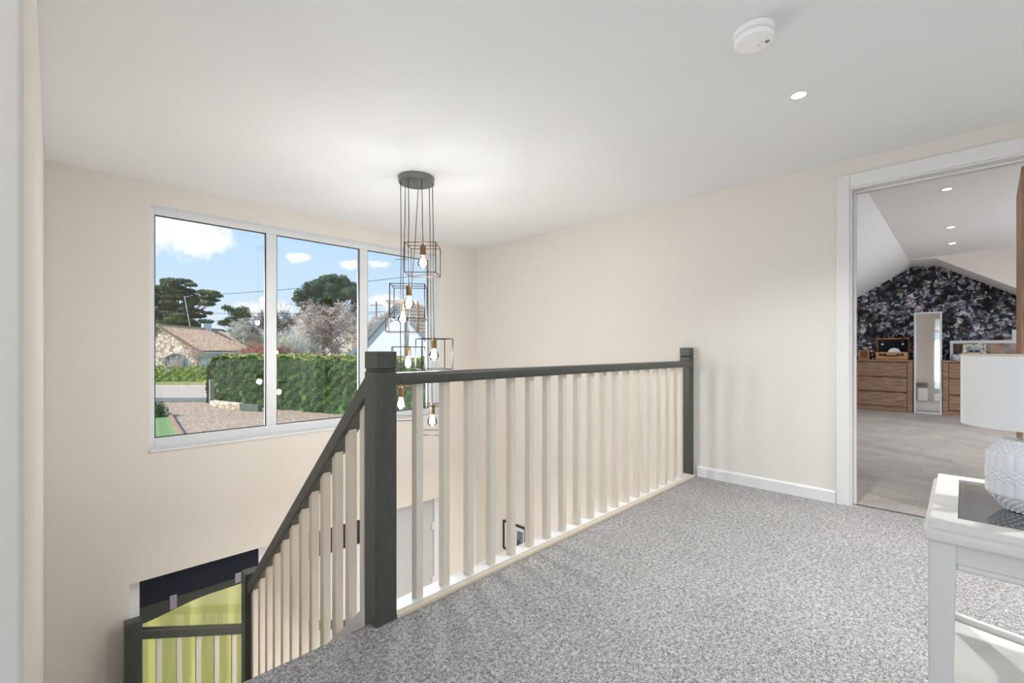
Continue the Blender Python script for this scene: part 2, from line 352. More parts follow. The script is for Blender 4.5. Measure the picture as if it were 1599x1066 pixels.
# bedroom shell
XB = 10.75
b = MB(); b.box(3.965, 4.05, DY0, DY1, -.2, 0); b.box(4.05, XB+.1, -2.9, 2.6, -.2, 0); struct(b.build('floor', carpb))
prof = [(-2.8, .52), (-.608, 1.943), (.297, 2.527), (.629, 2.559), (1.425, 2.064), (2.55, 1.365)]
b = MB(); b.prism([(-2.8, 0)]+prof+[(2.55, 0)], 'x', XB, XB+.1); struct(b.build('wall_far', wpap))
b = MB()
for (q0, q1) in zip(prof[:-1], prof[1:]):
    x0 = 4.05 if q0[0] >= .6 else 9.86
    b.hexa([(x0, q0[0], q0[1]), (XB, q0[0], q0[1]), (XB, q1[0], q1[1]), (x0, q1[0], q1[1]), (x0, q0[0], q0[1]+.05), (XB, q0[0], q0[1]+.05), (XB, q1[0], q1[1]+.05), (x0, q1[0], q1[1]+.05)])
b.box(4.05, 9.86, -2.9, .63, 2.559, 2.6)
struct(b.build('ceiling', ceilp))
b = MB(); b.prism([(-2.8, 2.62), (-2.8, .52), (-.608, 1.943), (.297, 2.527), (.45, 2.545), (.5, 2.62)], 'x', 9.85, 9.865); struct(b.build('wall_bulkhead', wallp))
b = MB(); b.box(4.05, XB, 2.55, 2.65, 0, 1.5); struct(b.build('wall_bedroom_left', wallp))
b = MB(); b.box(4.05, 6.2, -2.9, -2.8, 0, 2.6); b.box(8.6, XB, -2.9, -2.8, 0, 2.6); b.box(6.2, 8.6, -2.9, -2.8, 0, .7); b.box(6.2, 8.6, -2.9, -2.8, 2.0, 2.6)
struct(b.build('wall_bedroom_right', wallp))
# ================================================================== MAIN WINDOW
wn = thing('window_1', ((HX0+HX1)/2, 4.69, HZ0), kind='structure')
FY0, FY1 = 4.655, 4.725
GX = [(.584, 1.418), (1.509, 2.354), (2.444, 3.252)]; GZ0, GZ1 = .367, 2.181
b = MB(); b.box(HX0, .584, FY0, FY1, HZ0, HZ1); b.box(3.252, HX1, FY0, FY1, HZ0, HZ1); b.box(.584, 3.252, FY0, FY1, GZ1, HZ1); b.box(.584, 3.252, FY0, FY1, HZ0, GZ0)
b.build('window_frame', upvc, wn, bevel=.004)
for x0, x1 in ((1.418, 1.509), (2.354, 2.444)):
    b = MB(); b.box(x0, x1, FY0+.001, FY1, GZ0, GZ1); b.build('mullion', upvc, wn, bevel=.004)
for x0, x1 in GX:
    b = MB(); g = .007; y0, y1 = FY0+.012, FY0+.02
    b.box(x0, x0+g, y0, y1, GZ0, GZ1); b.box(x1-g, x1, y0, y1, GZ0, GZ1); b.box(x0+g, x1-g, y0, y1, GZ1-g, GZ1); b.box(x0+g, x1-g, y0, y1, GZ0, GZ0+g)
    b.build('gasket', blackm, wn)
    b = MB(); b.box(x0, x1, FY0+.022, FY0+.026, GZ0, GZ1); b.build('glass_pane', pane, wn)
b = MB(); b.box(HX0+.001, HX1-.001, YW-.018, FY0, HZ0, HZ0+.018); b.build('window_sill', upvc, wn, bevel=.004)
# white reveals
b = MB(); b.box(HX1-.004, HX1, YW+.001, FY0, HZ0+.018, HZ1); b.box(HX0, HX1-.004, YW+.001, FY0, HZ1-.004, HZ1); b.box(HX0, HX0+.004, YW+.001, FY0, HZ0+.018, HZ1-.004)
b.build('reveal_lining', upvc, wn)
# ================================================================== LOWER HALL JOINERY
w2 = thing('window_2', (.94, 4.64, -2.2), kind='structure')
b = MB(); b.box(.415, .484, 4.60, 4.68, -2.3, -.71); b.box(1.335, 1.452, 4.60, 4.68, -2.3, -.71); b.box(.484, 1.335, 4.60, 4.68, -.74, -.71); b.box(.484, 1.335, 4.60, 4.68, -2.3, -2.22)
b.build('window_frame', upvc, w2, bevel=.004)
b = MB(); b.box(.484, 1.335, 4.635, 4.640, -2.22, -.74); b.build('glass_pane', pane, w2)
b = MB(); b.box(.415, 1.452, YW, 4.74, ZL, -2.3); struct(b.build('wall_hall', wallp))
bl = thing('window_blind', (.9, 4.69, -1.0), 'dark navy blind pulled up over the lime sheet behind the lower stair window', 'blind')
b = MB(); b.box(.486, 1.333, 4.612, 4.630, -.955, -.741); b.build('fabric', navy, bl)
xs = np.linspace(.486, 1.333, 24); b = MB()
for i in range(23):
    za = -1.075+.085*(xs[i]-.48)/.85+.012*math.sin(xs[i]*9); zb = -1.075+.085*(xs[i+1]-.48)/.85+.012*math.sin(xs[i+1]*9)
    b.hexa([(xs[i], 4.610, za), (xs[i+1], 4.610, zb), (xs[i+1], 4.632, zb), (xs[i], 4.632, za), (xs[i], 4.610, -.955), (xs[i+1], 4.610, -.955), (xs[i+1], 4.632, -.955), (xs[i], 4.632, -.955)])
b.build('hem', hemm, bl)
for x in (.70, 1.17):
    b = MB(); b.box(x-.024, x+.024, 4.603, 4.608, -1.045+.1*(x-.7), -.93+.04*(x-.7)); b.build('tab', clipm, bl, bevel=.002)
b = MB(); n = 40
for i in range(n):
    xa, xb = .40+1.02*i/n, .40+1.02*(i+1)/n; ya, yb = 4.80+.012*math.sin(xa*22), 4.80+.012*math.sin(xb*22)
    b.add([(xa, ya, -2.6), (xb, yb, -2.6), (xb, yb, -.72), (xa, ya, -.72), (xa, ya+.01, -2.6), (xb, yb+.01, -2.6), (xb, yb+.01, -.72), (xa, ya+.01, -.72)], [(0, 1, 2, 3), (5, 4, 7, 6), (3, 2, 6, 7), (1, 0, 4, 5)])
tag(b.build('curtain', lime, smooth=True), 'lime green sheet filling the low window beside the lower stair rail', 'curtain')
d2 = thing('door_2', (1.98, 4.64, ZL), kind='structure')
b = MB(); b.box(1.452, 2.54, 4.60, 4.66, ZL, -1.0); b.box(1.452, 2.54, 4.60, 4.66, -.735, -.71); b.box(2.42, 2.54, 4.60, 4.66, -1.0, -.735); b.build('door_leaf', upvc, d2, bevel=.003)
b = MB(); b.box(1.452, 2.42, 4.615, 4.65, -1.0, -.735); b.build('dark_transom', blackm, d2)
d3 = thing('door_3', (2.95, 4.64, ZL), kind='structure')
b = MB(); b.box(2.60, 3.285, 4.61, 4.655, ZL+.01, -.735); b.build('door_leaf', greyd, d3, bevel=.003)
b = MB(); b.box(2.54, 2.60, 4.60, 4.67, ZL, -.71); b.box(3.292, 3.388, 4.60, 4.67, ZL, -.71); b.box(2.60, 3.292, 4.60, 4.67, -.735, -.71); b.build('door_frame', upvc, d3, bevel=.003)
for z in (-1.07, -1.72):
    b = MB(); b.box(3.262, 3.316, 4.594, 4.602, z-.05, z+.05); b.tube([(3.289, 4.592, z-.055), (3.289, 4.592, z+.055)], .008); b.build('hinge', upvc, d3)
# ================================================================== LANDING BALUSTRADE
def newel(b, x0, x1, y0, y1, z0, z1):
    g = z1-.075
    b.box(x0, x1, y0, y1, z0, g-.005); b.box(x0+.003, x1-.003, y0+.003, y1-.003, g-.006, g+.006); b.box(x0, x1, y0, y1, g+.005, z1)
bal = thing('balustrade', (2.4, 1.66, 0), 'long landing balustrade with dark grey handrail and cream square balusters', 'balustrade')
for (x0, x1, y0, y1, z1) in ((.886, .980, 1.622, 1.716, 1.078), (3.82, 3.899, 1.65, 1.74, 1.10)):
    b = MB(); newel(b, x0, x1, y0, y1, -.0 if x0 > 2 else -.26, z1); b.build('newel_post', postm, bal, bevel=.006, seg=3)
b = MB()
b.prism([(1.632, .940), (1.70, .940), (1.706, .955), (1.706, .975), (1.694, .990), (1.638, .990), (1.626, .975), (1.626, .955)], 'x', .980, 3.822); b.build('handrail', postm, bal, bevel=.003)
b = MB(); b.prism([(1.636, 0), (1.712, 0), (1.712, .024), (1.636, .024)], 'x', .980, 3.822); b.build('base_rail', trimw, bal)
b = MB(); b.prism([(1.618, 0), (1.6355, 0), (1.6355, .019), (1.628, .019), (1.620, .015), (1.618, .009)], 'x', .980, 3.86); b.build('base_bead', beadm, bal)
b = MB(); b.box(1.090, 1.125, 1.650, 1.687, .024, .940); first = b.build('baluster', balum, bal, bevel=.002)
for i in range(1, 19):
    c = first.copy(); COL.objects.link(c); c.parent = bal; c.location = (.1424*i, 0, 0)
# ================================================================== STAIR FLIGHT BALUSTRADE (runs away from the camera, downhill)
SLP = .892
def rz(y): return .899-SLP*(y-1.818)
st = thing('balustrade', (.93, 2.5, -1.45), 'sloping stair balustrade of cream spindles running down beside the flight', 'balustrade')
b = MB(); ya, yb = 1.716, 3.33
b.prism([(ya, rz(ya)), (yb, rz(yb)), (yb, rz(yb)-.085), (ya, rz(ya)-.085)], 'x', .895, .968); b.build('handrail', postm, st, bevel=.006)
b = MB(); newel(b, .886, .980, 3.324, 3.416, -1.6, -.384); b.build('newel_post', postm, st, bevel=.006, seg=3)
b = MB(); b.prism([(ya, rz(ya)-.93), (yb, rz(yb)-.93), (yb, rz(yb)-1.22), (ya, rz(ya)-1.22)], 'x', .900, .962); b.build('string', trimw, st, bevel=.003)
for i in range(12):
    y0 = 1.77+.1347*i
    if y0 > 3.29: break
    b = MB(); t0, t1 = rz(y0)-.086, rz(y0+.037)-.086; q0, q1 = rz(y0)-.935, rz(y0+.037)-.935; x0, x1 = .912, .950
    b.hexa([(x0, y0, q0), (x1, y0, q0), (x1, y0+.037, q1), (x0, y0+.037, q1), (x0, y0, t0), (x1, y0, t0), (x1, y0+.037, t1), (x0, y0+.037, t1)])
    b.build('baluster', balum, st, bevel=.002)
# outer rail of the winding lower flight
lw = thing('balustrade', (.8, 4.42, -2.1), 'short lower balustrade with dark post in front of the lime window', 'balustrade')
def lz(x): return -1.029-.385*(x-.48)
b = MB(); newel(b, .376, .478, 4.372, 4.468, -2.2, -.945); b.build('newel_post', postm, lw, bevel=.006, seg=3)
b = MB(); b.prism([(.478, lz(.478)), (2.1, lz(2.1)), (2.1, lz(2.1)-.07), (.478, lz(.478)-.07)], 'y', 4.388, 4.452); b.build('handrail', postm, lw, bevel=.005)
for i in range(12):
    x0 = .564+.1275*i
    b = MB(); t0, t1 = lz(x0)-.072, lz(x0+.034)-.072
    b.hexa([(x0, 4.403, t0-.86), (x0+.034, 4.403, t1-.86), (x0+.034, 4.437, t1-.86), (x0, 4.437, t0-.86), (x0, 4.403, t0), (x0+.034, 4.403, t1), (x0+.034, 4.437, t1), (x0, 4.437, t0)])
    b.build('baluster', balum, lw, bevel=.002)
b = MB(); b.prism([(.478, lz(.478)-.90), (2.1, lz(2.1)-.90), (2.1, lz(2.1)-1.1), (.478, lz(.478)-1.1)], 'y', 4.395, 4.445); b.build('string', trimw, lw)
# carpeted steps
sg = thing('staircase', (.45, 2.6, ZL), 'grey carpeted stair flight turning below the landing', 'stairs')
for i in range(8):
    y0 = 1.67+.205*i; z1 = -.183*(i+1)
    b = MB(); b.box(-.039, .899, y0, y0+.225, z1-.2, z1); b.build('step', carp, sg, bevel=.012)
for i in range(5):
    a0, a1 = R(-90+36*0), 0
b = MB(); b.box(-.039, .885, 3.31, 4.36, -1.85, -1.65); b.build('step', carp, sg, bevel=.012)
for i in range(4):
    x0 = .99+.24*i; z1 = -1.83-.18*i
    b = MB(); b.box(x0, x0+.26, 3.42, 4.37, z1-.18, z1); b.build('step', carp, sg, bevel=.012)
# ================================================================== PENDANT CLUSTER
PCX, PCY = 1.962, 2.970
pl = thing('pendant_light', (PCX, PCY, 2.40), 'cluster pendant of seven wire cube cages hanging from a round dark ceiling plate', 'pendant light')
b = MB(); b.lathe((PCX, PCY, 0), [(.120, 2.352), (.134, 2.356), (.136, 2.365), (.136, 2.399)], 48); b.build('canopy', canopym, pl, smooth=True)
def pend(a0, f0, px, ytop, size, rot, kind, hgt=None):
    # a0,f0: where the cord leaves the plate (right, forward); px,ytop: aim of lamp holder measured on the photo, put at the cord's own depth
    Fc = PCX*CA+PCY*SA; rc = PCX*SA-PCY*CA
    top = G(rc+a0, Fc+f0, 2.352); F = Fc+f0; r = (px-799.5)/710.7*F; z = CAMZ+(545.5-ytop)/710.7*F
    p = G(r, F, z); h = hgt or size; s2 = size/2; e = .0032
    rotm = Matrix.Rotation(R(rot), 3, 'Z')
    def q(x, y, zz): return p+rotm@Vector((x, y, 0))+Vector((0, 0, zz))
    b = MB(); cs = [(-s2, -s2), (s2, -s2), (s2, s2), (-s2, s2)]
    for i in range(4):
        x0, y0 = cs[i]; x1, y1 = cs[(i+1) % 4]
        for zz in (0, -h): b.bar(q(x0, y0, zz), q(x1, y1, zz), e*1.6)
        b.bar(q(x0, y0, 0), q(x0, y0, -h), e*1.6)
    b.bar(q(-s2, 0, 0), q(s2, 0, 0), e*1.4); b.bar(q(0, -s2, 0), q(0, s2, 0), e*1.4)
    cg = b.build('cage', darkf if kind != 'b' else M('bronze_wire', (86, 68, 48), .4, metal=.7), pl)
    b = MB(); mid = (top+p)/2+Vector((0, 0, 0)); b.tube([top, top+(p-top)*.33+rotm@Vector((.003, 0, 0)), top+(p-top)*.66-rotm@Vector((.003, 0, 0)), p+Vector((0, 0, .012))], .0029, 6); b.build('cord', cordm, cg)
    b = MB(); b.lathe(tuple(p), [(.019, -.076), (.021, -.074), (.021, -.004), (.019, 0), (.009, .002), (.008, .014), (.004, .016)], 20); b.build('lamp_holder', brass, cg, smooth=True)
    pr = [(.012, -.070), (.015, -.080), (.024, -.094), (.034, -.110), (.0385, -.127), (.036, -.144), (.027, -.158), (.012, -.166), (.002, -.1675)]
    if kind == 'e': pr = [(.012, -.070), (.016, -.084), (.024, -.100), (.030, -.122), (.029, -.140), (.022, -.156), (.010, -.166), (.002, -.168)]
    b = MB(); b.lathe(tuple(p), pr[::-1], 24); b.build('bulb', bulbg, cg, smooth=True)
    b = MB()
    for k in range(4):
        an = k*math.pi/2+.4; c, s_ = math.cos(an), math.sin(an)
        b.tube([p+Vector((.003*c, .003*s_, -.088)), p+Vector((.010*c, .010*s_, -.112)), p+Vector((.006*c, .006*s_, -.140))], .0022, 5)
    b.build('filament', filam, cg)
    pt = light('bulb_light', 'POINT', p+Vector((0, 0, -.122)), BULB_W, (.97, .985, 1), shadow_soft_size=.032)
BULB_W = 8.4
pend(.060, -.105, 660.5, 383.5, .222, 45, 'b', .215)
pend(-.038, -.110, 638.5, 446.5, .245, -38, 'd')
pend(-.100, .060, 629.0, 472, .232, -36, 'b')
pend(-.011, .115, 637.0, 541.5, .240, -28, 'd')
pend(.117, .030, 677.5, 529, .232, -22, 'd')
pend(-.109, -.050, 626.0, 604.5, .232, -40, 'b')
pend(.081, .090, 675.0, 632, .215, -44, 'd')
# ================================================================== CEILING FITTINGS
alarmm = M('alarm_white_plastic', (250, 250, 250), .3)
sd = thing('smoke_alarm', (2.035, .612, 2.40), 'round white smoke alarm on the landing ceiling', 'smoke alarm')
b = MB(); b.lathe((2.035, .612, 0), [(.066, 2.372), (.076, 2.376), (.077, 2.399)], 48); b.build('base_plate', alarmm, sd, smooth=True)
b = MB(); b.lathe((2.035, .612, 0), [(.058, 2.347), (.070, 2.350), (.0735, 2.356), (.0735, 2.366), (.066, 2.3685), (.066, 2.372)], 48); b.build('cover', alarmm, sd, smooth=True)
b = MB()
for k in range(3): b.box(2.052+.006*k, 2.055+.006*k, .560, .576, 2.3462, 2.3475)
b.lathe((2.045, .585, 0), [(.002, 2.3462), (.002, 2.3475)], 10); b.lathe((2.062, .598, 0), [(.002, 2.3462), (.002, 2.3475)], 10)
b.build('vent_slot', blackm, sd)
b = MB(); b.lathe((2.005, .655, 0), [(.012, 2.3455), (.013, 2.3475)], 24); b.build('test_button', alarmm, sd, smooth=True)
def downlight(x, y, z, watt, label, spot=True, r=.045):
    dl = thing('downlight', (x, y, z), label, 'ceiling light')
    b = MB(); b.lathe((x, y, z), [(r*.72, -.004), (r*.98, -.006), (r, -.003), (r, 0)], 32, cap=False); b.lathe((x, y, z), [(r*.72, -.004), (r*.72, 0)], 32, cap=False); b.build('bezel', trimw, dl, smooth=True)
    b = MB(); b.lathe((x, y, z), [(r*.72, -.003), (r*.72, -.001)], 32); b.build('lens', lampon, dl)
    s = light('downlight_and_fill_spot', 'SPOT', (x, y, z-.012), watt, (.97, .985, 1), spot_size=R(125), spot_blend=.9, shadow_soft_size=.03)
DLW = 100
downlight(2.711, .601, 2.40, DLW, 'small round recessed downlight on the landing ceiling near the smoke alarm')
for i, (x, lb) in enumerate(((5.78, 'nearest of the three bedroom downlights'), (7.62, 'middle of the three bedroom downlights'), (8.78, 'farthest of the three bedroom downlights'))):
    downlight(x, .10, 2.559, 42, lb+', seen through the doorway')
for (x, y) in ((2.2, -.9), (3.3, -1.3)): light('downlight_and_fill_spot', 'SPOT', (x, y, 2.38), DLW, (.97, .985, 1), spot_size=R(125), spot_blend=.9, shadow_soft_size=.03)  # extra fill spots added out of view, no fittings
# ================================================================== CONSOLE TABLE
tb = thing('console_table', (1.41, -.32, 0), 'cream painted side table with glass inset top in the near right corner', 'table')
TX0, TX1, TY0, TY1 = 1.172, 1.652, -.70, .054
b = MB()
def ring(b, x0, x1, y0, y1, ix0, ix1, iy0, iy1, z0, z1):
    O = [(x0, y0), (x1, y0), (x1, y1), (x0, y1)]; I = [(ix0, iy0), (ix1, iy0), (ix1, iy1), (ix0, iy1)]
    vs = [(x, y, z) for z in (z0, z1) for L in (O, I) for (x, y) in L]; fs = []
    for k in range(4):
        n = (k+1) % 4; fs += [(k, n, n+4, k+4), (k+8, k+12, n+12, n+8), (k, k+8, n+8, n), (k+4, n+4, n+12, k+12)]
    b.add(vs, fs)
ring(b, TX0+.008, TX1-.008, TY0+.008, TY1-.008, 1.232, 1.602, TY0+.06, .006, .738, .760); b.build('tabletop_frame', tablem, tb, bevel=.003)
b = MB(); ring(b, TX0, TX1, TY0, TY1, TX0+.05, TX1-.05, TY0+.05, TY1-.05, .722, .746); b.build('edge_moulding', tablem, tb, bevel=.007, seg=3)
b = MB(); b.box(1.2325, 1.6015, TY0+.0605, .0055, .750, .756); b.build('glass_inset', tabg, tb)
b = MB(); b.box(1.232, 1.602, -.002, .0, .722, .750); b.box(1.232, 1.24, TY0+.06, 0, .722, .750); b.build('glazing_strip', tablem, tb)
for (x, y) in ((1.205, .027), (1.62, .027), (1.205, TY0+.03), (1.62, TY0+.03)):
    b = MB(); s0, s1 = .020, .0135; sy = 1 if y > -.3 else -1; sx = -1 if x < 1.4 else 1
    ox, oy = x+sx*.02, y+sy*.02
    def rect(s, z): 
        xa, xb = sorted((ox, ox-sx*2*s)); ya_, yb_ = sorted((oy, oy-sy*2*s)); return [(xa, ya_, z), (xb, ya_, z), (xb, yb_, z), (xa, yb_, z)]
    b.hexa(rect(s1, 0)+rect(s0, .722)); b.build('leg', tablem, tb, bevel=.004)
b = MB(); b.box(1.195, 1.207, TY0+.05, .008, .682, .722); b.box(1.617, 1.63, TY0+.05, .008, .682, .722); b.box(1.22, 1.61, .030, .042, .682, .722); b.build('apron', tablem, tb)
b = MB(); b.box(1.190, 1.212, TY0+.05, .008, .672, .684); b.build('apron_bead', tablem, tb, bevel=.004, seg=3)
b = MB(); n = 14; pl2 = []
for i in range(n+1):
    y = .032-.70*i/n; pl2.append((1.630-.055*math.sin(math.pi*i/n), y))
b.prism([(1.2, .032)]+[(p[0], p[1]) for p in pl2]+[(1.2, -.668)], 'z', .385, .400); b.build('lower_shelf', tablem, tb, bevel=.002)
b = MB()
for i in range(n):
    (x0, y0), (x1, y1) = pl2[i], pl2[i+1]
    b.hexa([(x0-.012, y0, .39), (x1-.012, y1, .39), (x1+.002, y1, .39), (x0+.002, y0, .39), (x0-.012, y0, .414), (x1-.012, y1, .414), (x1+.002, y1, .414), (x0+.002, y0, .414)])
b.build('shelf_lip', tablem, tb)
# lamp
LX, LY = None, None
_p = G((1606-799.5)/710.7*.925, .925); LX, LY = _p.x, _p.y
tl = thing('table_lamp', (LX, LY, .756), 'table lamp with white drum shade and faceted white ceramic base on the glass topped table', 'lamp')
zs = np.linspace(0, 1, 97); nseg = 288; vs = []; fs = []
def prof_r(u):
    pts = [(0, .033), (.22, .0585), (.24, .0600), (.78, .0600), (.80, .0585), (1, .036)]
    for (a, ra), (c, rc_) in zip(pts[:-1], pts[1:]):
        if u <= c: return ra+(rc_-ra)*(u-a)/(c-a)
    return .036
for u in zs:
    for k in range(nseg):
        an = 2*math.pi*k/nseg; kk = 24
        ph = an*kk
        flute = .5+.5*math.cos(ph)
        z = u*14*2*math.pi/1.5
        lat = (.5+.5*math.cos(ph/1+z*1.6))*(.5+.5*math.cos(ph-z*1.6))
        band = (.42 < u < .60) or u > .80 or u < .2
        r = prof_r(u)+(.0030*(lat*1.6-.4) if band else .0032*(flute**.6-.5))
        vs.append((LX+r*math.cos(an), LY+r*math.sin(an), .7575+.1435*u))
for i in range(96):
    for k in range(nseg): fs.append((i*nseg+k, i*nseg+(k+1) % nseg, (i+1)*nseg+(k+1) % nseg, (i+1)*nseg+k))
fs.append(tuple(range(nseg))[::-1]); fs.append(tuple(range(96*nseg, 97*nseg)))
b = MB(); b.add(vs, fs); b.build('base', ceram, tl, smooth=True)
b = MB(); b.lathe((LX, LY, 0), [(.008, .899), (.008, .925), (.014, .925), (.014, .975)], 16); b.build('neck', steel, tl, smooth=True)
b = MB(); b.lathe((LX, LY, 0), [(.0985, .928), (.0985, 1.0745), (.0965, 1.0745), (.0965, .928), (.0985, .928)], 64, cap=False); b.build('shade', shadem, tl, smooth=True)
b = MB(); b.lathe((LX, LY, 0), [(.0991, 1.072), (.0991, 1.0755), (.0960, 1.0755), (.0960, 1.072), (.0991, 1.072)], 64, cap=False)
for k in range(3):
    an = k*2.094; b.tube([(LX, LY, 1.06), (LX+.097*math.cos(an), LY+.097*math.sin(an), 1.068)], .0012, 5)
b.tube([(LX, LY, .97), (LX, LY, 1.062)], .002, 6)
b.build('shade_ring', M('cream_shade_rim', (214, 204, 186), .6), tl)
# ================================================================== BEDROOM FURNITURE
def chest(name_y0, y1, label, stile_side):
    y0 = name_y0; X0, X1 = 10.32, 10.735
    c = thing('chest_of_drawers', ((X0+X1)/2, (y0+y1)/2, 0), label, 'chest of drawers')
    b = MB(); b.box(X0+.012, X1, y0, y0+.07, 0, .875); b.box(X0+.012, X1, y1-.07, y1, 0, .875); b.box(X0+.022, X1, y0+.07, y1-.07, .0, .085); b.box(X0+.05, X1, y0+.07, y1-.07, .085, .875)
    b.build('carcass', chestm, c, bevel=.003)
    b = MB(); b.box(X0, X1, y0-.005, y1+.005, .876, .905); b.build('top', chestm, c, bevel=.003)
    for k in range(3):
        z0 = .095+.262*k; b = MB(); b.box(X0+.008, X0+.05, y0+.076, y1-.076, z0, z0+.232); b.build('drawer', chestm, c, bevel=.004)
    return c
chest(.604, 1.75, 'aged oak chest of three drawers left of the leaning mirror, under the wicker hamper', 1)
chest(-.95, .232, 'aged oak chest of three drawers right of the leaning mirror, partly behind the lampshade', 0)
# mirror leaning on the wall
mr = thing('floor_mirror', (10.45, .41, 0), 'tall narrow silver framed mirror standing between the two oak chests of drawers', 'mirror')
def mp(u, v, d): # u across (y), v up the leaning plane, d out of it
    tilt = .022; n = Vector((-1, 0, tilt)).normalized()
    return Vector((10.36+tilt*v, u, v+.002))+n*d
ML, MR_, MT = .590, .240, 1.715
def mbox(b, u0, u1, v0, v1, d0, d1): b.hexa([mp(u0, v0, d0), mp(u1, v0, d0), mp(u1, v1, d0), mp(u0, v1, d0), mp(u0, v0, d1), mp(u1, v0, d1), mp(u1, v1, d1), mp(u0, v1, d1)])
b = MB(); mbox(b, MR_, MR_+.026, 0, MT, 0, .025); mbox(b, ML-.026, ML, 0, MT, 0, .025); mbox(b, MR_+.026, ML-.026, 0, .026, 0, .025); mbox(b, MR_+.026, ML-.026, MT-.026, MT, 0, .025); b.build('frame', silv, mr, bevel=.003)
b = MB(); mbox(b, MR_+.026, ML-.026, .026, MT-.026, 0, .012); b.build('mirror_glass', mirm, mr)
b = MB(); b.bar((10.45, .415, 1.2), (10.72, .415, .012), .03, .015); b.build('strut', silv, mr)
b = MB(); b.box(4.35, 4.70, .655, .84, 0, .32)
tag(b.build('storage_box', tablem, bevel=.01), 'cream box standing by the bedroom wall, seen only in the leaning mirror', 'box')
b = MB(); b.box(4.12, 4.17, .66, 1.0, 0, .46); b.box(4.118, 4.30, .66, 1.0, .44, .47)
tag(b.build('grey_board', M('taupe_board', (150, 140, 130), .7), bevel=.004), 'taupe board behind the cream box, seen only in the leaning mirror', 'board')
# wicker hamper
hx0, hx1, hy0, hy1, hz = 10.40, 10.66, .665, 1.115, .905
hp = thing('wicker_hamper', (10.53, .89, hz), 'open wicker picnic hamper with dark straps on the left chest of drawers', 'hamper')
b = MB(); b.box(hx0, hx1, hy0, hy1, hz+.005, hz+.02); b.box(hx0, hx0+.015, hy0, hy1, hz, hz+.135); b.box(hx1-.015, hx1, hy0, hy1, hz, hz+.135); b.box(hx0, hx1, hy0, hy0+.015, hz, hz+.135); b.box(hx0, hx1, hy1-.015, hy1, hz, hz+.135); b.build('body', wick, hp, bevel=.006)
b = MB()
lid = [(hx1, hz+.145), (hx1+.055, hz+.37), (hx1+.030, hz+.376), (hx1-.02, hz+.15)]
b.prism(lid, 'y', hy0, hy1); b.bar((hx1-.03, hy0, hz+.375), (hx1-.03, hy1, hz+.375), .09, .022); b.build('lid', wick, hp, bevel=.004)
b = MB(); b.box(hx1-.022, hx1-.017, hy0+.02, hy1-.02, hz+.15, hz+.36); b.build('lid_lining', navy, hp)
b = MB(); pts = [(hx0-.012-.028*math.sin(math.pi*k/8), .76+.26*k/8, hz+.088-.020*math.sin(math.pi*k/8)) for k in range(9)]; b.tube(pts, .009, 8); b.build('handle', leath, hp, smooth=True)
for y in (.74, .80, .98, 1.04):
    b = MB(); b.lathe((0, 0, 0), [(.013, 0), (.020, .003), (.020, .008), (.013, .01)], 16)
    b.v = [(hx0-.002-v[2], y+v[0], hz+.09+v[1]) for v in b.v]; b.build('buckle', leath, hp)
for y in (.75, 1.03):
    b = MB(); b.box(hx1-.078, hx1-.072, y-.020, y+.020, hz+.255, hz+.375); b.build('strap', leath, hp)
    b = MB(); b.lathe((0, 0, 0), [(.012, 0), (.017, .003), (.017, .006)], 16); b.v = [(hx1-.080-v[2], y+v[0], hz+.275+v[1]) for v in b.v]; b.build('buckle', silv, hp)
b = MB(); b.lathe((0, 0, 0), [(.02, 0), (.06, .004), (.088, .014), (.086, .016), (.02, .006)], 32)
tl_ = Matrix.Rotation(R(-72), 3, 'Y'); b.v = [tuple(tl_@Vector(v)+Vector((10.50, .86, hz+.120))) for v in b.v]
tag(b.build('plate', ceram, smooth=True), 'pale plate standing upright inside the open wicker hamper', 'plate')
b = MB(); b.box(10.45, 10.60, 1.21, 1.36, .905, .918); b.box(10.45, 10.47, 1.21, 1.225, .918, 1.06); b.box(10.45, 10.47, 1.34, 1.36, .918, 1.06); b.box(10.58, 10.60, 1.21, 1.36, .918, 1.06); b.box(10.45, 10.60, 1.21, 1.36, 1.06, 1.072)
tag(b.build('wooden_box', wick, bevel=.003), 'small tan box at the left end of the left chest of drawers beside the hamper', 'box')
# candy striped stick by the hamper
cn = thing('striped_ornament', (10.50, 1.150, .905), 'small pink and black striped ornament leaning left of the wicker hamper', 'ornament')
pk = M('pink_stripe', (226, 180, 176), .6)
for k in range(10):
    z0 = .905+.034*k; y0 = 1.150+.006*k; b = MB(); b.tube([(10.50, y0, z0), (10.50, y0+.006, z0+.034)], .014, 10)
    b.build('stripe', pk if k % 2 == 0 else leath, cn)
# photo frames on right chest
def photomat(name, base, second):
    return M(name, base, .5, col2=second, vscale=9, detail=3)
def oval(b, x, y, z, ry, rz_, n=24, t=.002):
    b.prism([(y+ry*math.cos(2*math.pi*k/n), z+rz_*math.sin(2*math.pi*k/n)) for k in range(n)], 'x', x-t, x)
pf = thing('photo_frame', (10.62, -.20, .905), 'long white triple picture frame with baby portraits on the right chest', 'picture frame')
z0, z1 = .905, 1.235
b = MB(); b.box(10.62, 10.64, -.62, .150, z0, z1); b.build('frame', silv, pf, bevel=.003)
b = MB(); b.box(10.617, 10.6195, -.60, -.23, z0+.03, z1-.05); b.build('photo', photomat('photo_sepia', (120, 104, 98), (168, 152, 146)), pf)
b = MB(); b.box(10.617, 10.6195, -.18, .11, z0+.03, z1-.05); b.build('photo', photomat('photo_dark', (58, 52, 52), (112, 100, 96)), pf)
skin = M('photo_skin', (214, 168, 146), .6); hairm = M('photo_dark_hair', (60, 48, 44), .7)
b = MB(); oval(b, 10.6165, -.045, 1.085, .052, .062); oval(b, 10.6165, -.03, .985, .10, .05); b.build('portrait', skin, pf)
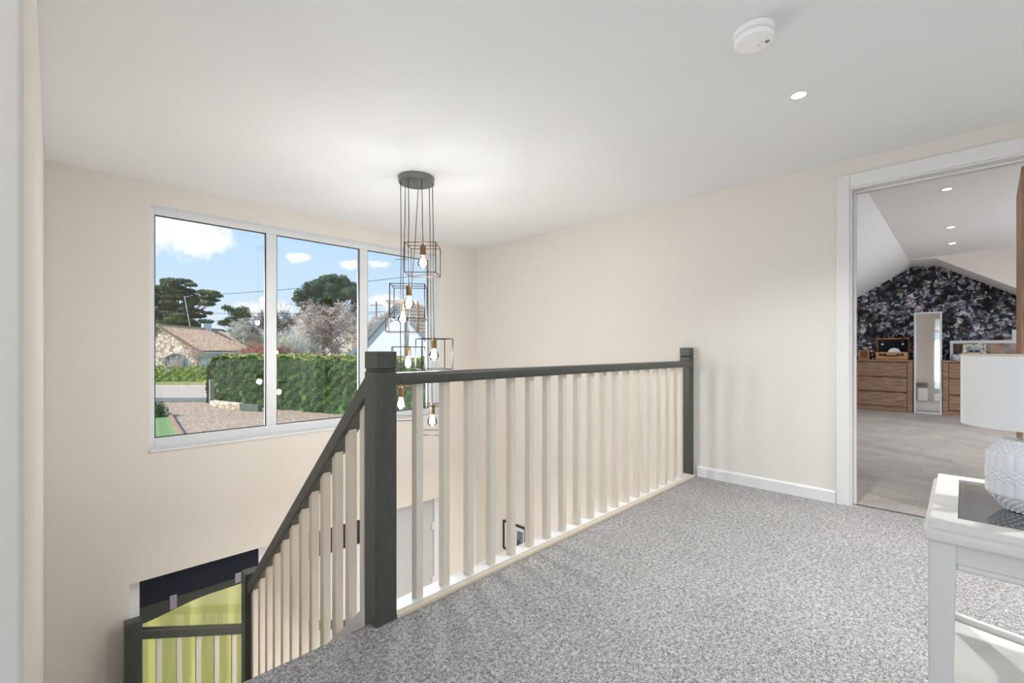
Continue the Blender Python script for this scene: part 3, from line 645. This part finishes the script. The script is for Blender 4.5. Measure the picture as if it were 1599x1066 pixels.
b = MB(); oval(b, 10.6165, -.40, 1.10, .045, .060); oval(b, 10.6165, -.42, 1.0, .08, .04); b.build('portrait', M('photo_skin_sepia', (170, 130, 112), .6), pf)
pf2 = thing('photo_frame', (10.50, -.12, .905), 'small cream patterned frame with a picture of two people before the long frame', 'picture frame')
fy0, fy1 = -.27, .0
b = MB(); b.box(10.50, 10.515, fy0, fy1, .905, 1.17); b.build('frame', M('patterned_cream', (90, 92, 80), .6, col2=(238, 234, 214), vscale=38, detail=1), pf2, bevel=.002)
b = MB(); b.box(10.497, 10.4995, fy0+.05, fy1-.05, .945, 1.125); b.build('photo', photomat('photo_blue', (116, 132, 150), (196, 204, 214)), pf2)
b = MB(); oval(b, 10.4965, -.10, 1.03, .028, .038); oval(b, 10.4965, -.17, 1.03, .028, .038); b.build('portrait', skin, pf2)
b = MB(); oval(b, 10.4955, -.10, 1.055, .03, .018); oval(b, 10.4955, -.17, 1.055, .03, .018); b.build('hat', hairm, pf2)
b = MB(); b.lathe((10.42, .075, .905), [(.055, 0), (.062, .01), (.064, .05), (.058, .075), (.06, .08), (.05, .098), (.015, .105)], 24)
tag(b.build('trinket_jar', M('blue_white_jar', (206, 214, 224), .4, col2=(110, 128, 146), vscale=30), smooth=True), 'small blue and white lidded jar on the right chest in front of the long frame', 'jar')
b = MB(); b.box(XB-.012, XB-.001, -.64, -.56, 1.14, 1.40)
tag(b.build('light_switch', upvc, bevel=.003), 'pale blue-white wall plate on the wallpaper beside the oak door edge', 'switch')
# picture low on right wall of the stairwell
pc = thing('framed_picture', (3.88, 3.80, -1.34), 'black framed picture low on the stairwell wall, seen between the balusters', 'picture')
py0, py1, pz0, pz1 = 3.615, 3.995, -1.345, -.995
b = MB(); f = .022; x0, x1 = 3.875, 3.899
b.box(x0, x1, py0, py0+f, pz0, pz1); b.box(x0, x1, py1-f, py1, pz0, pz1); b.box(x0, x1, py0+f, py1-f, pz1-f, pz1); b.box(x0, x1, py0+f, py1-f, pz0, pz0+f); b.build('frame', blackm, pc, bevel=.002)
b = MB(); b.box(3.888, 3.898, py0+f, py1-f, pz0+f, pz1-f); b.build('mount', upvc, pc)
b = MB(); b.box(3.885, 3.8878, py0+.05, py0+.15, pz0+.05, pz1-.07); b.build('print', photomat('print_blue_grey', (60, 66, 74), (150, 160, 180)), pc)

# ================================================================== OUTSIDE
GZ = -2.75
def gpoly(b, pts, z0, z1): b.prism([tuple(G(r, F)[:2]) for r, F in pts], 'z', z0, z1)
b = MB(); gpoly(b, [(-160, 5.5), (60, 5.5), (60, 180), (-160, 180)], GZ-.3, GZ-.06); struct(b.build('ground', vergem))
b = MB(); gpoly(b, [(-30, 7), (4, 7), (4, 33), (-30, 33)], GZ-.03, GZ); tag(b.build('gravel_drive', gravel), 'pale gravel drive below the big window', 'gravel', kind='stuff')
b = MB(); gpoly(b, [(-60, 31.0), (-21, 34), (-21, 38), (-60, 36)], GZ-.1, GZ+.01); struct(b.build('dark_strip', stripdark))  # dark grey strip between drive and road
b = MB(); gpoly(b, [(-90, 35.0), (20, 37), (20, 47), (-90, 47)], GZ-.1, GZ+.02); struct(b.build('road', tarmac))
b = MB(); gpoly(b, [(-90, 46.6), (0, 46.6), (0, 47.0), (-90, 47.0)], GZ-.1, GZ+.16); struct(b.build('kerb', kerbm))
b = MB(); gpoly(b, [(-120, 47.0), (40, 47.0), (40, 150), (-120, 150)], GZ-.1, -2.35); struct(b.build('verge', vergem))
b = MB(); gpoly(b, [(-30, 6.8), (-12.4, 17.0), (-14.2, 19.6), (-20.3, 27), (-34, 27)], GZ-.05, GZ+.05); tag(b.build('lawn', grassm), 'corner of green front lawn beside the gravel drive', 'lawn', kind='stuff')
b = MB()
a, c = G(-14.2, 19.6, GZ+.07), G(-20.2, 26.8, GZ+.07); b.bar(G(-11.5, 16.2, GZ+.05), a, .16, .16); b.bar(a, c, .16, .16)
tag(b.build('lawn_edging', brickm), 'low brick edging between the lawn and the gravel', 'edging')
def leaves(b, P, N, size, jit=.8, mi=0):
    P = np.asarray(P); n = len(P); N = np.asarray(N)+RNG.normal(0, jit, (n, 3)); N /= np.linalg.norm(N, axis=1)[:, None]+1e-9
    A = np.cross(N, RNG.normal(0, 1, (n, 3))); A /= np.linalg.norm(A, axis=1)[:, None]+1e-9; B = np.cross(N, A)
    s = size*RNG.uniform(.6, 1.3, n)[:, None]
    V = np.stack([P-A*s*.5, P-B*s*.28, P+A*s*.5, P+B*s*.28], 1).reshape(-1, 3)
    base = len(b.v); b.v += list(map(tuple, V)); b.f += [tuple(range(base+4*i, base+4*i+4)) for i in range(n)]
    b.m += (mi if isinstance(mi, list) else [mi]*n)
def lump(cx, cy, cz, r, n, squash=1):
    d = RNG.normal(0, 1, (n, 3)); d /= np.linalg.norm(d, axis=1)[:, None]; rad = r*RNG.uniform(.72, 1.0, n)[:, None]
    return np.array([cx, cy, cz])+d*rad*np.array([1, 1, squash]), d
def blob(b, cx, cy, cz, rx, rz_, seg=10):
    prof = [(rx*math.sin(math.pi*k/6)*.82+.001, -rz_*math.cos(math.pi*k/6)*.82) for k in range(7)]; b.lathe((cx, cy, cz), prof, seg)
# --- tall clipped hedge
def hedge(name, A, B, th, z0, ztop0, ztop1, nleaf, size, mats, label, cat='hedge', core=True):
    a, c = G(*A), G(*B); L = (c-a).length; d = (c-a)/L; nrm = Vector((d.y, -d.x, 0))
    if nrm.dot(G(0, -1)) < 0: nrm = -nrm            # towards the house
    b = MB(); g = .10
    q = lambda u, w_, z: a+d*u-nrm*w_+Vector((0, 0, z))
    zt0, zt1 = ztop0, ztop1
    b.hexa([q(g, g, z0), q(L-g, g, z0), q(L-g, th-g, z0), q(g, th-g, z0), q(g+1.2, g+.25, zt0-g-.1), q(L-g, g+.25, zt1-g-.1), q(L-g, th-g, zt1-g), q(g+1.2, th-g, zt0-g-.1)], 0)
    n = nleaf; P = []; N = []; mi = []
    for i in range(n):
        k = random.random(); u = random.random()*L; zt = zt0+(zt1-zt0)*u/L; e = min(1, u/1.5)**.5; zt = z0+(zt-z0)*(.74+.26*e)+.10*math.sin(u*1.7)+.06*math.sin(u*4.1)
        wob = .10*math.sin(u*2.1)+.07*math.sin(u*5.3+1); off = (1-e)*.5+random.random()**2*.0
        if k < .66:
            z = z0+(zt-z0)*random.random(); wo = off+wob+.09*math.sin(z*5+u*3)+.07*math.sin(z*9-u*7)+max(0, (z-(zt-.35)))*.5; P.append(q(u, wo, z)); N.append(nrm); mi.append(0)
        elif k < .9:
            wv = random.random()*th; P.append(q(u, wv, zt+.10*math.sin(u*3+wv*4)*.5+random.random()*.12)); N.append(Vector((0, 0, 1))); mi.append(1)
        else:
            wv = random.random()*th; z = z0+(zt-z0)*random.random(); P.append(q(.02+.08*math.sin(z*5)+max(0, (z-z0)/(zt0-z0)-.55)**2*4.5, wv, z)); N.append(-d); mi.append(0)
    leaves(b, [tuple(p) for p in P], [tuple(p) for p in N], size, .7, mi)
    return tag(b.build(name, mats, fixn=False), label, cat)
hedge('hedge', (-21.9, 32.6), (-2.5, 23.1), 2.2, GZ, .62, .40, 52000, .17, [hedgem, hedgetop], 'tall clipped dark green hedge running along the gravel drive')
hedge('hedge', (-46, 48), (-29, 49.0), 1.2, -2.35, -.86, -.9, 16000, .17, [hedgeb, hedgeb], 'low bright green hedge across the road before the stone bungalow')
P, N = lump(*G(-20.3, 25.6, GZ+.35), .8, 900, .8); b = MB(); blob(b, *G(-20.3, 25.6, GZ+.35), .7, .55); leaves(b, P, N, .12)
tag(b.build('shrub', bushd, fixn=False), 'small dark green shrub at the corner of the front lawn', 'shrub')
# gatepost and stone wall end
b = MB(); p = G(-20.6, 31.2, GZ); b.box(p.x-.13, p.x+.13, p.y-.13, p.y+.13, GZ, -.98)
tag(b.build('gatepost', M('weathered_wood', (150, 146, 130), .9, vary=.2, vscale=4, stretch=(3, 3, .5)), bevel=.03), 'weathered grey wooden gatepost at the left end of the tall hedge', 'post')
b = MB(); b.bar(G(-20.0, 30.4, GZ+.22), G(-17.2, 29.0, GZ+.2), .35, .45); tag(b.build('garden_wall', stone, bevel=.05), 'low rubble stone wall stub beside the gatepost under the hedge', 'wall')
b = MB(); b.bar(G(-16.9, 28.6, GZ+.22), G(-15.6, 28.2, GZ+.2), .35, .42); tag(b.build('sleeper', M('mossy_timber', (84, 96, 88), .9), bevel=.03), 'short mossy timber sleeper right of the low stone wall stub', 'timber')
# --- stone bungalow
bg_ = thing('bungalow', G(-38.7, 52, -2.35), 'stone gabled bungalow with brown tiled roof and arched white window', 'house')
GF, r0, r1, ra = 50.0, -43.0, -34.5, -38.7
def rp(r, F, z): return tuple(G(r, F, z))
b = MB()
ring_ = []; ax, aw, az0, az1 = -36.95, 1.45, -1.65, .15          # arch centre, half width, sill, spring
arc = [(ax+aw*math.cos(math.pi*k/16), az1-.55+1.05*math.sin(math.pi*k/16)) for k in range(17)]   # right to left over the top
out = [(r0, -2.35), (r0, 1.0), (ra, 3.66), (r1, 1.02), (r1, -2.35)]
front = [(ax+aw, -2.35), (r1, -2.35), (r1, 1.02), (ra, 3.66), (r0, 1.0), (r0, -2.35), (ax-aw, -2.35)] + arc[::-1]
n = len(front); vs = [rp(q[0], GF, q[1]) for q in front]+[rp(q[0], GF+.35, q[1]) for q in front]
b.add(vs, [tuple(range(n)), tuple(range(n, 2*n))[::-1]]+[(i, (i+1) % n, n+(i+1) % n, n+i) for i in range(n)])
b.hexa([rp(ax-aw, GF+.02, -2.35), rp(ax+aw, GF+.02, -2.35), rp(ax+aw, GF+.34, -2.35), rp(ax-aw, GF+.34, -2.35), rp(ax-aw, GF+.02, az0), rp(ax+aw, GF+.02, az0), rp(ax+aw, GF+.34, az0), rp(ax-aw, GF+.34, az0)])
b.build('wall', stone, bg_)
b = MB(); b.hexa([rp(r1-.2, GF+.3, -2.35), rp(r1, GF+.3, -2.35), rp(r1-.0, GF+9.8, -2.35), rp(r1-.2, GF+9.8, -2.35), rp(r1-.2, GF+.3, 1.0), rp(r1, GF+.3, 1.0), rp(r1-.0, GF+9.8, 1.0), rp(r1-.2, GF+9.8, 1.0)]); b.build('side_wall', render_w, bg_)
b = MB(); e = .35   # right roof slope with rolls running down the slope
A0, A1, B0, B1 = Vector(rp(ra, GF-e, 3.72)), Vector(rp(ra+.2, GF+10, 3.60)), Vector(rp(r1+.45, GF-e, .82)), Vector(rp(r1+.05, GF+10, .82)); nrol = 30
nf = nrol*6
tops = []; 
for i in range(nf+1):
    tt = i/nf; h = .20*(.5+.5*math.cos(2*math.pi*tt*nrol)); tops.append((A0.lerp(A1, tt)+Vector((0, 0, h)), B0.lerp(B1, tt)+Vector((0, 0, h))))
vs = [p for q in tops for p in q]; b.add(vs, [(2*i, 2*i+1, 2*i+3, 2*i+2) for i in range(nf)]); b.m = [1 if (k_ % 6) in (2, 3) else 0 for k_ in range(nf)]  # valley faces take the darker material, shade between rolls painted in
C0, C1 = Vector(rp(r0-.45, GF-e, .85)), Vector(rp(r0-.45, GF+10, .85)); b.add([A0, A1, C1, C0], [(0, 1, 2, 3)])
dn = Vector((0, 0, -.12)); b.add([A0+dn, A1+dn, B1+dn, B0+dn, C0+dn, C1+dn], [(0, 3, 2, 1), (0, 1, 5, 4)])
b.build('roof', [rooft, M('valley_shade_tile', (112, 84, 72), .9)], bg_)
b = MB(); b.bar(A0+Vector((0, 0, .1)), A1+Vector((0, 0, .1)), .3, .16); b.build('ridge_tiles', M('mossy_ridge', (176, 160, 100), .9, vary=.15, vscale=5), bg_)
b = MB(); b.bar(A0+dn*.3, B0+dn*.3, .06, .2); b.bar(A0+dn*.3, C0+dn*.3, .06, .2); b.build('bargeboard', M('dark_barge', (120, 104, 92), .8), bg_)
b = MB(); b.bar(B0+dn, B1+dn, .14, .18); b.build('gutter', render_w, bg_)
wf = MB()
for k in range(5): rr = ax-aw*.92+aw*1.84*k/4; wf.bar(rp(rr, GF+.2, az0), rp(rr, GF+.2, az1+.25 if 0 < k < 4 else az1-.4), .09)
wf.bar(rp(ax-aw, GF+.2, az0+.03), rp(ax+aw, GF+.2, az0+.03), .1)
for p0_, p1_ in zip(arc[:-1], arc[1:]): wf.bar(rp(p0_[0], GF+.15, p0_[1]), rp(p1_[0], GF+.15, p1_[1]), .16, .1)
wi = wf.build('window', render_w, bg_)
b = MB(); pp = [(ax-aw, az0), (ax+aw, az0)]+arc; b.add([rp(q[0], GF+.26, q[1]) for q in pp], [tuple(range(len(pp)))]); b.build('pane', M('dark_house_glass', (96, 120, 130), .08), wi)
ch = MB(); p = G(-38.6, 57.5); ch.box(p.x-.45, p.x+.45, p.y-.45, p.y+.45, 3.2, 4.35); ch.build('chimney', render_w, bg_)
b = MB(); p = G(-38.9, 55, 3.9); b.tube([tuple(p), tuple(p+Vector((-.5, .45, 3.6)))], .04, 5); b.tube([tuple(p+Vector((-.5, .45, 3.5))), tuple(p+Vector((.2, -.3, 3.7)))], .03, 4); b.build('aerial', silv, bg_)
# --- white gabled house at right
hg = thing('house', G(-7.9, 34, GZ), 'white rendered house with steep gable seen in the right hand pane', 'house')
HF, ha, hz_ = 31.5, -7.75, 4.15
def hp_(dr, z): return (ha+dr, z)
hd = Vector((.80, .60))            # ridge direction in (r,F)
def hq(dr, back, z): # across gable (dr), back along ridge
    ac = Vector((1, 0.08)); return tuple(G(ha+ac.x*dr+hd.x*back, HF+ac.y*dr+hd.y*back, z))
pitch = 1.14; hw = 2.7; ez = hz_-pitch*hw
b = MB(); b.add([hq(-hw, 0, GZ), hq(hw, 0, GZ), hq(hw, 0, ez), hq(0, 0, hz_), hq(-hw, 0, ez)], [(0, 1, 2, 3, 4)])
b.add([hq(hw, 0, GZ), hq(hw, 7, GZ), hq(hw, 7, ez), hq(hw, 0, ez)], [(0, 1, 2, 3)]); b.add([hq(-hw, 0, GZ), hq(-hw, 7, GZ), hq(-hw, 7, ez), hq(-hw, 0, ez)], [(0, 1, 2, 3)]); b.build('wall', render_w, hg, fixn=False)
b = MB(); o_ = .35; zz = lambda d_: hz_-pitch*abs(d_)+.12
for s in (-1, 1):
    Q = [Vector(hq(0, -.3, zz(0))), Vector(hq(0, 7.2, zz(0))), Vector(hq(s*(hw+o_), 7.2, zz(hw+o_))), Vector(hq(s*(hw+o_), -.3, zz(hw+o_)))]
    b.hexa([q+Vector((0, 0, -.1)) for q in Q]+Q)
    for k in range(1, 14):
        a_ = Q[0].lerp(Q[3], k/14); c_ = Q[1].lerp(Q[2], k/14); b.bar(a_+Vector((0, 0, .02)), c_+Vector((0, 0, .02)), .05, .05)
b.build('roof', roofr, hg)
b = MB()
for s in (-1, 1): b.bar(hq(0, -.34, hz_-.06), hq(s*(hw+o_), -.34, hz_-.06-pitch*(hw+o_)), .06, .24)
b.build('bargeboard', render_d, hg)
b = MB()
b.tube([hq(.45, -.12, -.5), hq(.45, -.12, 3.0)], .06, 8); b.build('downpipe', render_d, hg)
b = MB(); b.tube([hq(-.35, .6, 3.7), hq(-.35, .6, 7.6)], .022, 6); b.tube([hq(-.75, .6, 7.35), hq(-.1, .6, 7.45)], .015, 5)
for k in range(5): x_ = -.7+.13*k; b.tube([hq(x_, .3, 7.37), hq(x_, .9, 7.4)], .01, 4)
b.build('aerial', M('aerial_grey', (92, 98, 106), .5), hg)
# pale far house behind the bare tree
ph_ = thing('house', G(-19.5, 55, -2.35), 'pale far house half hidden behind the spreading bare tree', 'house')
b = MB(); b.prism([(-22.5, -2.35), (-17.0, -2.35), (-17.0, 2.0), (-19.8, 4.2), (-22.5, 2.0)], 'z', 55, 60); b.v = [tuple(G(v[0], v[2], v[1])) for v in b.v]; b.build('wall', M('cream_render', (206, 200, 186), .9), ph_)
b = MB()
for s, (r_, z_) in ((0, (-22.9, 1.7)), (1, (-16.6, 1.7))): b.add([rp(-19.8, 54.7, 4.35), rp(-19.8, 60.3, 4.35), rp(r_, 60.3, z_), rp(r_, 54.7, z_)], [(0, 1, 2, 3)])
b.build('roof', roofr, ph_, fixn=False)
# --- trees
def branch(b, p, d, L, r, lev, spread=.55, up=.12, nb=3, minr=.012, n=5, droop=0):
    pts = [p]; rs = [r]; q = p.copy(); dd = d.copy(); k = 4
    for i in range(k):
        dd = (dd+Vector((random.gauss(0, .13), random.gauss(0, .13), random.gauss(0, .09)+up*.35-droop))).normalized(); q = q+dd*(L/k); pts.append(q.copy()); rs.append(max(minr, r*(1-.42*(i+1)/k)))
    b.tube(pts, rs, n if lev > 2 else 3)
    if lev <= 0: return
    for i in range(nb+(1 if lev > 2 else 0)):
        tt = random.choice([2, 3, 4, 4]); pp = pts[tt]; an = random.random()*6.283
        side = dd.cross(Vector((math.cos(an), math.sin(an), .3))).normalized()
        nd = (dd*(1-spread*.6)+side*spread*random.uniform(.7, 1.4)+Vector((0, 0, up))).normalized()
        branch(b, pp, nd, L*random.uniform(.62, .82), rs[tt]*.66, lev-1, spread, up, nb, minr, n, droop)
def bare(name, r, F, z0, h, r0_, mat, label, lev=5, spread=.75, up=.10, nb=3, trunk=.22, minr=.014, lean=(0, 0), cat='tree', stems=1, wide=1.0):
    b = MB(); p = G(r, F, z0)
    for s in range(stems):
        d_ = Vector((random.gauss(0, .12)*(stems > 1)*2+lean[0], random.gauss(0, .12)*(stems > 1)*2+lean[1], 1)).normalized()
        branch(b, p+Vector((random.gauss(0, .1), random.gauss(0, .1), 0))*(stems > 1), d_, h*trunk, r0_, lev, spread, up, nb, minr)
    zmax = max(v[2] for v in b.v); k = h/(zmax-z0)
    b.v = [(p.x+(v[0]-p.x)*k*wide, p.y+(v[1]-p.y)*k*wide, z0+(v[2]-z0)*k) for v in b.v]
    return tag(b.build(name, mat, fixn=False), label, cat)
def leafy(name, r, F, z0, clumps, trunk, mats, size, nper, label, core=True, squash=.6, cat='tree', limbs=True):
    t_ = thing(name, G(r, F, z0), label, cat)
    b = MB(); top = max(c[2] for c in clumps); p = G(r, F, z0)
    b.tube([p, p+Vector((.1, .05, (top-z0)*.5)), G(r+.1, F, top-.5)], [trunk*.7, trunk*.5, trunk*.15], 8)
    if limbs:
        for (dr, dF, z, rad) in clumps:
            zz0 = z0+(z-z0)*.62; b.tube([G(r, F, zz0), G(r+dr*.6, F+dF*.6, (z+zz0)/2), G(r+dr, F+dF, z-rad*squash*.3)], [trunk*.2, trunk*.13, .04], 5)
    b.build('trunk', bark, t_)
    b = MB()
    for (dr, dF, z, rad) in clumps:
        c_ = G(r+dr, F+dF, z)
        if core: blob(b, c_.x, c_.y, c_.z, rad*.8, rad*squash*.8, 8)
        P, N = lump(c_.x, c_.y, c_.z, rad, int(nper*rad*rad), squash); N = N*np.array([1, 1, .8]); leaves(b, P, N, size, .8)
    b.build('foliage', mats[0], t_, fixn=False); return t_
# great cedar: layered flat plates
cl = []
for z, span, n in ((1.8, 6.6, 20), (3.6, 7.0, 20), (5.4, 7.2, 20), (7.2, 7.0, 20), (8.9, 6.4, 18), (10.4, 5.0, 13), (11.8, 3.4, 8), (12.8, 1.8, 4)):
    for i in range(n):
        an = random.random()*6.283; rr = span*random.uniform(.25, 1); cl.append((rr*math.cos(an), rr*math.sin(an)*.7, z+random.uniform(-.7, .5), random.uniform(.8, 1.5)))
cl += [(random.uniform(-6, 3), random.uniform(-2, 2), random.uniform(1, 10.5), random.uniform(.8, 1.3)) for _ in range(60)]
cl += [(6.2, 0, 10.4, 1.2), (5.2, 0, 9.6, 1.2), (4.5, .5, 10.6, 1.0), (7.0, 0, 9.9, .9)]
leafy('cedar_tree', -55.6, 75, -2.35, cl, .7, [cedm], .40, 150, 'large spreading dark cedar rising behind the stone bungalow', squash=.32)
cl = [(random.uniform(-1, 1)*(3.6-.28*(z)), random.uniform(-1, 1)*2.4, z, random.uniform(.8, 1.3)) for z in np.linspace(-.5, 8.2, 34)]
leafy('conifer_tree', -47.6, 80, -2.35, cl, .4, [conm], .34, 130, 'smaller rounded conifer right of the cedar behind the bungalow roof', squash=.7)
cl = []
for i in range(120):
    an = random.random()*6.283; rr = 4.7*math.sqrt(random.random())
    zt = 8.6+3.7*math.sqrt(max(0, 1-(rr/4.95)**2)); cl.append((rr*math.cos(an)+.4, rr*math.sin(an), zt-random.random()**1.4*3.6, random.uniform(.6, 1.05)))
cl += [(-4.2, 0, 8.2, .9), (-3.6, .4, 7.4, .8), (-4.6, 0, 6.2, .8), (-2.5, 0, 6.6, .9), (-5.6, 0, 5.2, .9), (-1.2, 0, 6.5, 1), (-3, 0, 5.4, .9)]
leafy('pine_tree', -28.2, 70, -2.35, cl, .45, [pinem], .34, 170, 'broad domed pine standing above the bare spreading tree', squash=.7)
bare('bare_tree', -15.3, 42, -2.35, 8.2, .20, barkp, 'wide bare winter tree with pinkish twigs in the middle pane', lev=7, spread=1.1, up=.10, nb=3, trunk=.24, minr=.011, wide=1.35)
bare('bare_tree', -12.5, 46, -2.35, 7.4, .16, barkp, 'bare tree beside the white gable in the right pane', lev=6, spread=.8, up=.12, trunk=.25, minr=.012)
bare('bare_tree', -34.4, 49.35, -2.35, 4.3, .08, barkp, 'small bare tree growing before the bungalow wall beside the arched window', lev=5, spread=.75, up=.14, trunk=.28, minr=.012)
bare('bare_tree', -33.2, 62, -2.35, 10.2, .14, bark, 'slender bare tree by the first mullion, taller than the shrubs', lev=6, spread=.62, up=.2, trunk=.26, minr=.012)
bare('bare_tree', -36.8, 66, -2.35, 8.0, .16, barkg, 'pale lichened bare tree behind the bungalow ridge', lev=6, spread=.8, up=.15, trunk=.25, minr=.016)
bare('bare_shrub', -18.3, 37.5, -2.35, 5.4, .09, barkg, 'whitish leafless shrub above the hedge left of the wide bare tree', lev=5, spread=.7, up=.25, trunk=.3, minr=.013, cat='shrub', stems=3)
bare('bare_shrub', -15.6, 34.5, -2.35, 3.5, .06, strawm, 'low straw coloured twiggy shrub just above the hedge top', lev=5, spread=.75, up=.2, trunk=.3, minr=.011, cat='shrub', stems=4)
bare('red_shrub', -19.0, 36.0, -2.35, 4.0, .05, barkr, 'reddish twiggy shrub behind the hedge right of the first mullion', lev=5, spread=.6, up=.3, trunk=.32, minr=.012, cat='shrub', stems=5)
bare('red_shrub', -24.3, 44.0, -2.35, 4.4, .06, barkr, 'reddish twiggy shrub behind the hedge left of the first mullion', lev=5, spread=.65, up=.3, trunk=.32, minr=.014, cat='shrub', stems=6)
bare('straw_shrub', -27.0, 47.0, -2.35, 3.6, .06, strawm, 'straw coloured shrub beside the right end of the bungalow', lev=5, spread=.8, up=.15, trunk=.3, minr=.014, cat='shrub', stems=6)
def shrub(r, F, z0, cls, mat, label, size=.2, nper=160):
    b = MB()
    for (dr, dF, z, rad) in cls:
        c_ = G(r+dr, F+dF, z); blob(b, c_.x, c_.y, c_.z, rad*.85, rad*.8, 8); P, N = lump(c_.x, c_.y, c_.z, rad, int(nper*rad*rad), .9); leaves(b, P, N, size, .7)
    c_ = G(r, F); b.tube([(c_.x, c_.y, z0), (c_.x, c_.y, cls[0][2])], .12, 5)
    return tag(b.build('shrub', mat, fixn=False), label, 'shrub')
shrub(-19.6, 41, -2.35, [(0, 0, 1.0, 1.6), (1.3, .3, .8, 1.3), (-.8, .4, 1.6, 1.1)], bushm, 'yellow green leafy shrub above the hedge right of the first mullion')
shrub(-17.6, 39, -2.35, [(0, 0, .4, 1.3), (-.9, .3, .0, 1.2), (.8, .2, 0.1, 1)], bushd, 'dark green rounded shrub above the hedge below the bare whitish shrub')
shrub(-12.6, 36, -2.35, [(0, 0, .3, 1.0), (1.0, .2, .1, .9), (.4, 0, -.4, 1.1)], bushd, 'small dark green shrub by the second mullion beneath the wide bare tree')
shrub(-29.5, 56, -2.35, [(0, 0, 1.2, 1.9), (-1.8, 1, 1.0, 1.7), (2.0, .5, 1.0, 1.6)], bushd, 'dark evergreen shrub just right of the bungalow roof')
labs = ['dark green far tree mass at the left behind the cedar', 'far dull green tree mass behind the bungalow roof', 'far tree mass between the conifer and the first mullion', 'far tree mass behind the pine trunk', 'far tree mass behind the wide bare tree', 'far tree mass beyond the second mullion', 'far tree mass beyond the white gable']
for i, lb in enumerate(labs):
    rr = -78+13.5*i; b = MB()
    for k in range(9):
        c_ = G(rr+random.uniform(-7, 7), 96+random.uniform(-3, 3), random.uniform(0, 2.6)); rad = random.uniform(2.2, 3.4); blob(b, c_.x, c_.y, c_.z, rad*.85, rad*.85, 8); P, N = lump(*c_, rad, int(70*rad*rad), .9); leaves(b, P, N, .55, .7)
    c_ = G(rr, 96); b.tube([(c_.x, c_.y, -2.4), (c_.x, c_.y, 1)], .3, 5)
    tag(b.build('far_trees', farm, fixn=False), lb, 'trees', kind=None)
# telephone pole and lines
tp = thing('telephone_pole', G(-15.5, 52, -2.35), 'slim dark telephone pole rising behind the white gable', 'pole')
b = MB(); p = G(-15.5, 52, -2.35); b.tube([p, p+Vector((0, 0, 8.9))], [.12, .08], 8); b.build('pole', bark, tp)
b = MB(); b.bar(p+Vector((-.5, .5, 8.5)), p+Vector((.5, -.5, 8.5)), .08); b.build('crossarm', bark, tp)
def wire(a, c, sag, label):
    b = MB(); a, c = Vector(a), Vector(c); b.tube([a.lerp(c, k/20)+Vector((0, 0, -sag*4*(k/20)*(1-k/20))) for k in range(21)], .022, 4)
    tag(b.build('overhead_wire', cordm), label, 'wire')
wire(G(-50, 52, 6.9), G(-3, 38, 7.9), .7, 'upper dark overhead wire crossing all three panes')
wire(G(-50, 50, 5.6), G(-5, 44, 5.0), .5, 'middle overhead wire passing in front of the cedar and pine')
wire(G(-50, 49, 4.3), G(-15.5, 52, 5.2), .5, 'lowest overhead wire running just above the bungalow ridge')

# --- repeats share a group
for nm, g in (('chest_of_drawers', 'oak chests under the floral wallpaper'), ('bare_tree', 'leafless trees beyond the hedge'), ('bare_shrub', 'leafless shrubs above the hedge'),
              ('red_shrub', 'reddish shrubs behind the hedge'), ('overhead_wire', 'overhead wires'), ('far_trees', 'far line of trees on the horizon'), ('balustrade', 'balustrades of the stairwell')):
    for o in COL.objects:
        if o.parent is None and o.name.split('.')[0] == nm: o['group'] = g
for o in COL.objects:
    if o.parent is None and o.name.split('.')[0] == 'downlight' and 'bedroom' in o['label']: o['group'] = 'row of three bedroom downlights'
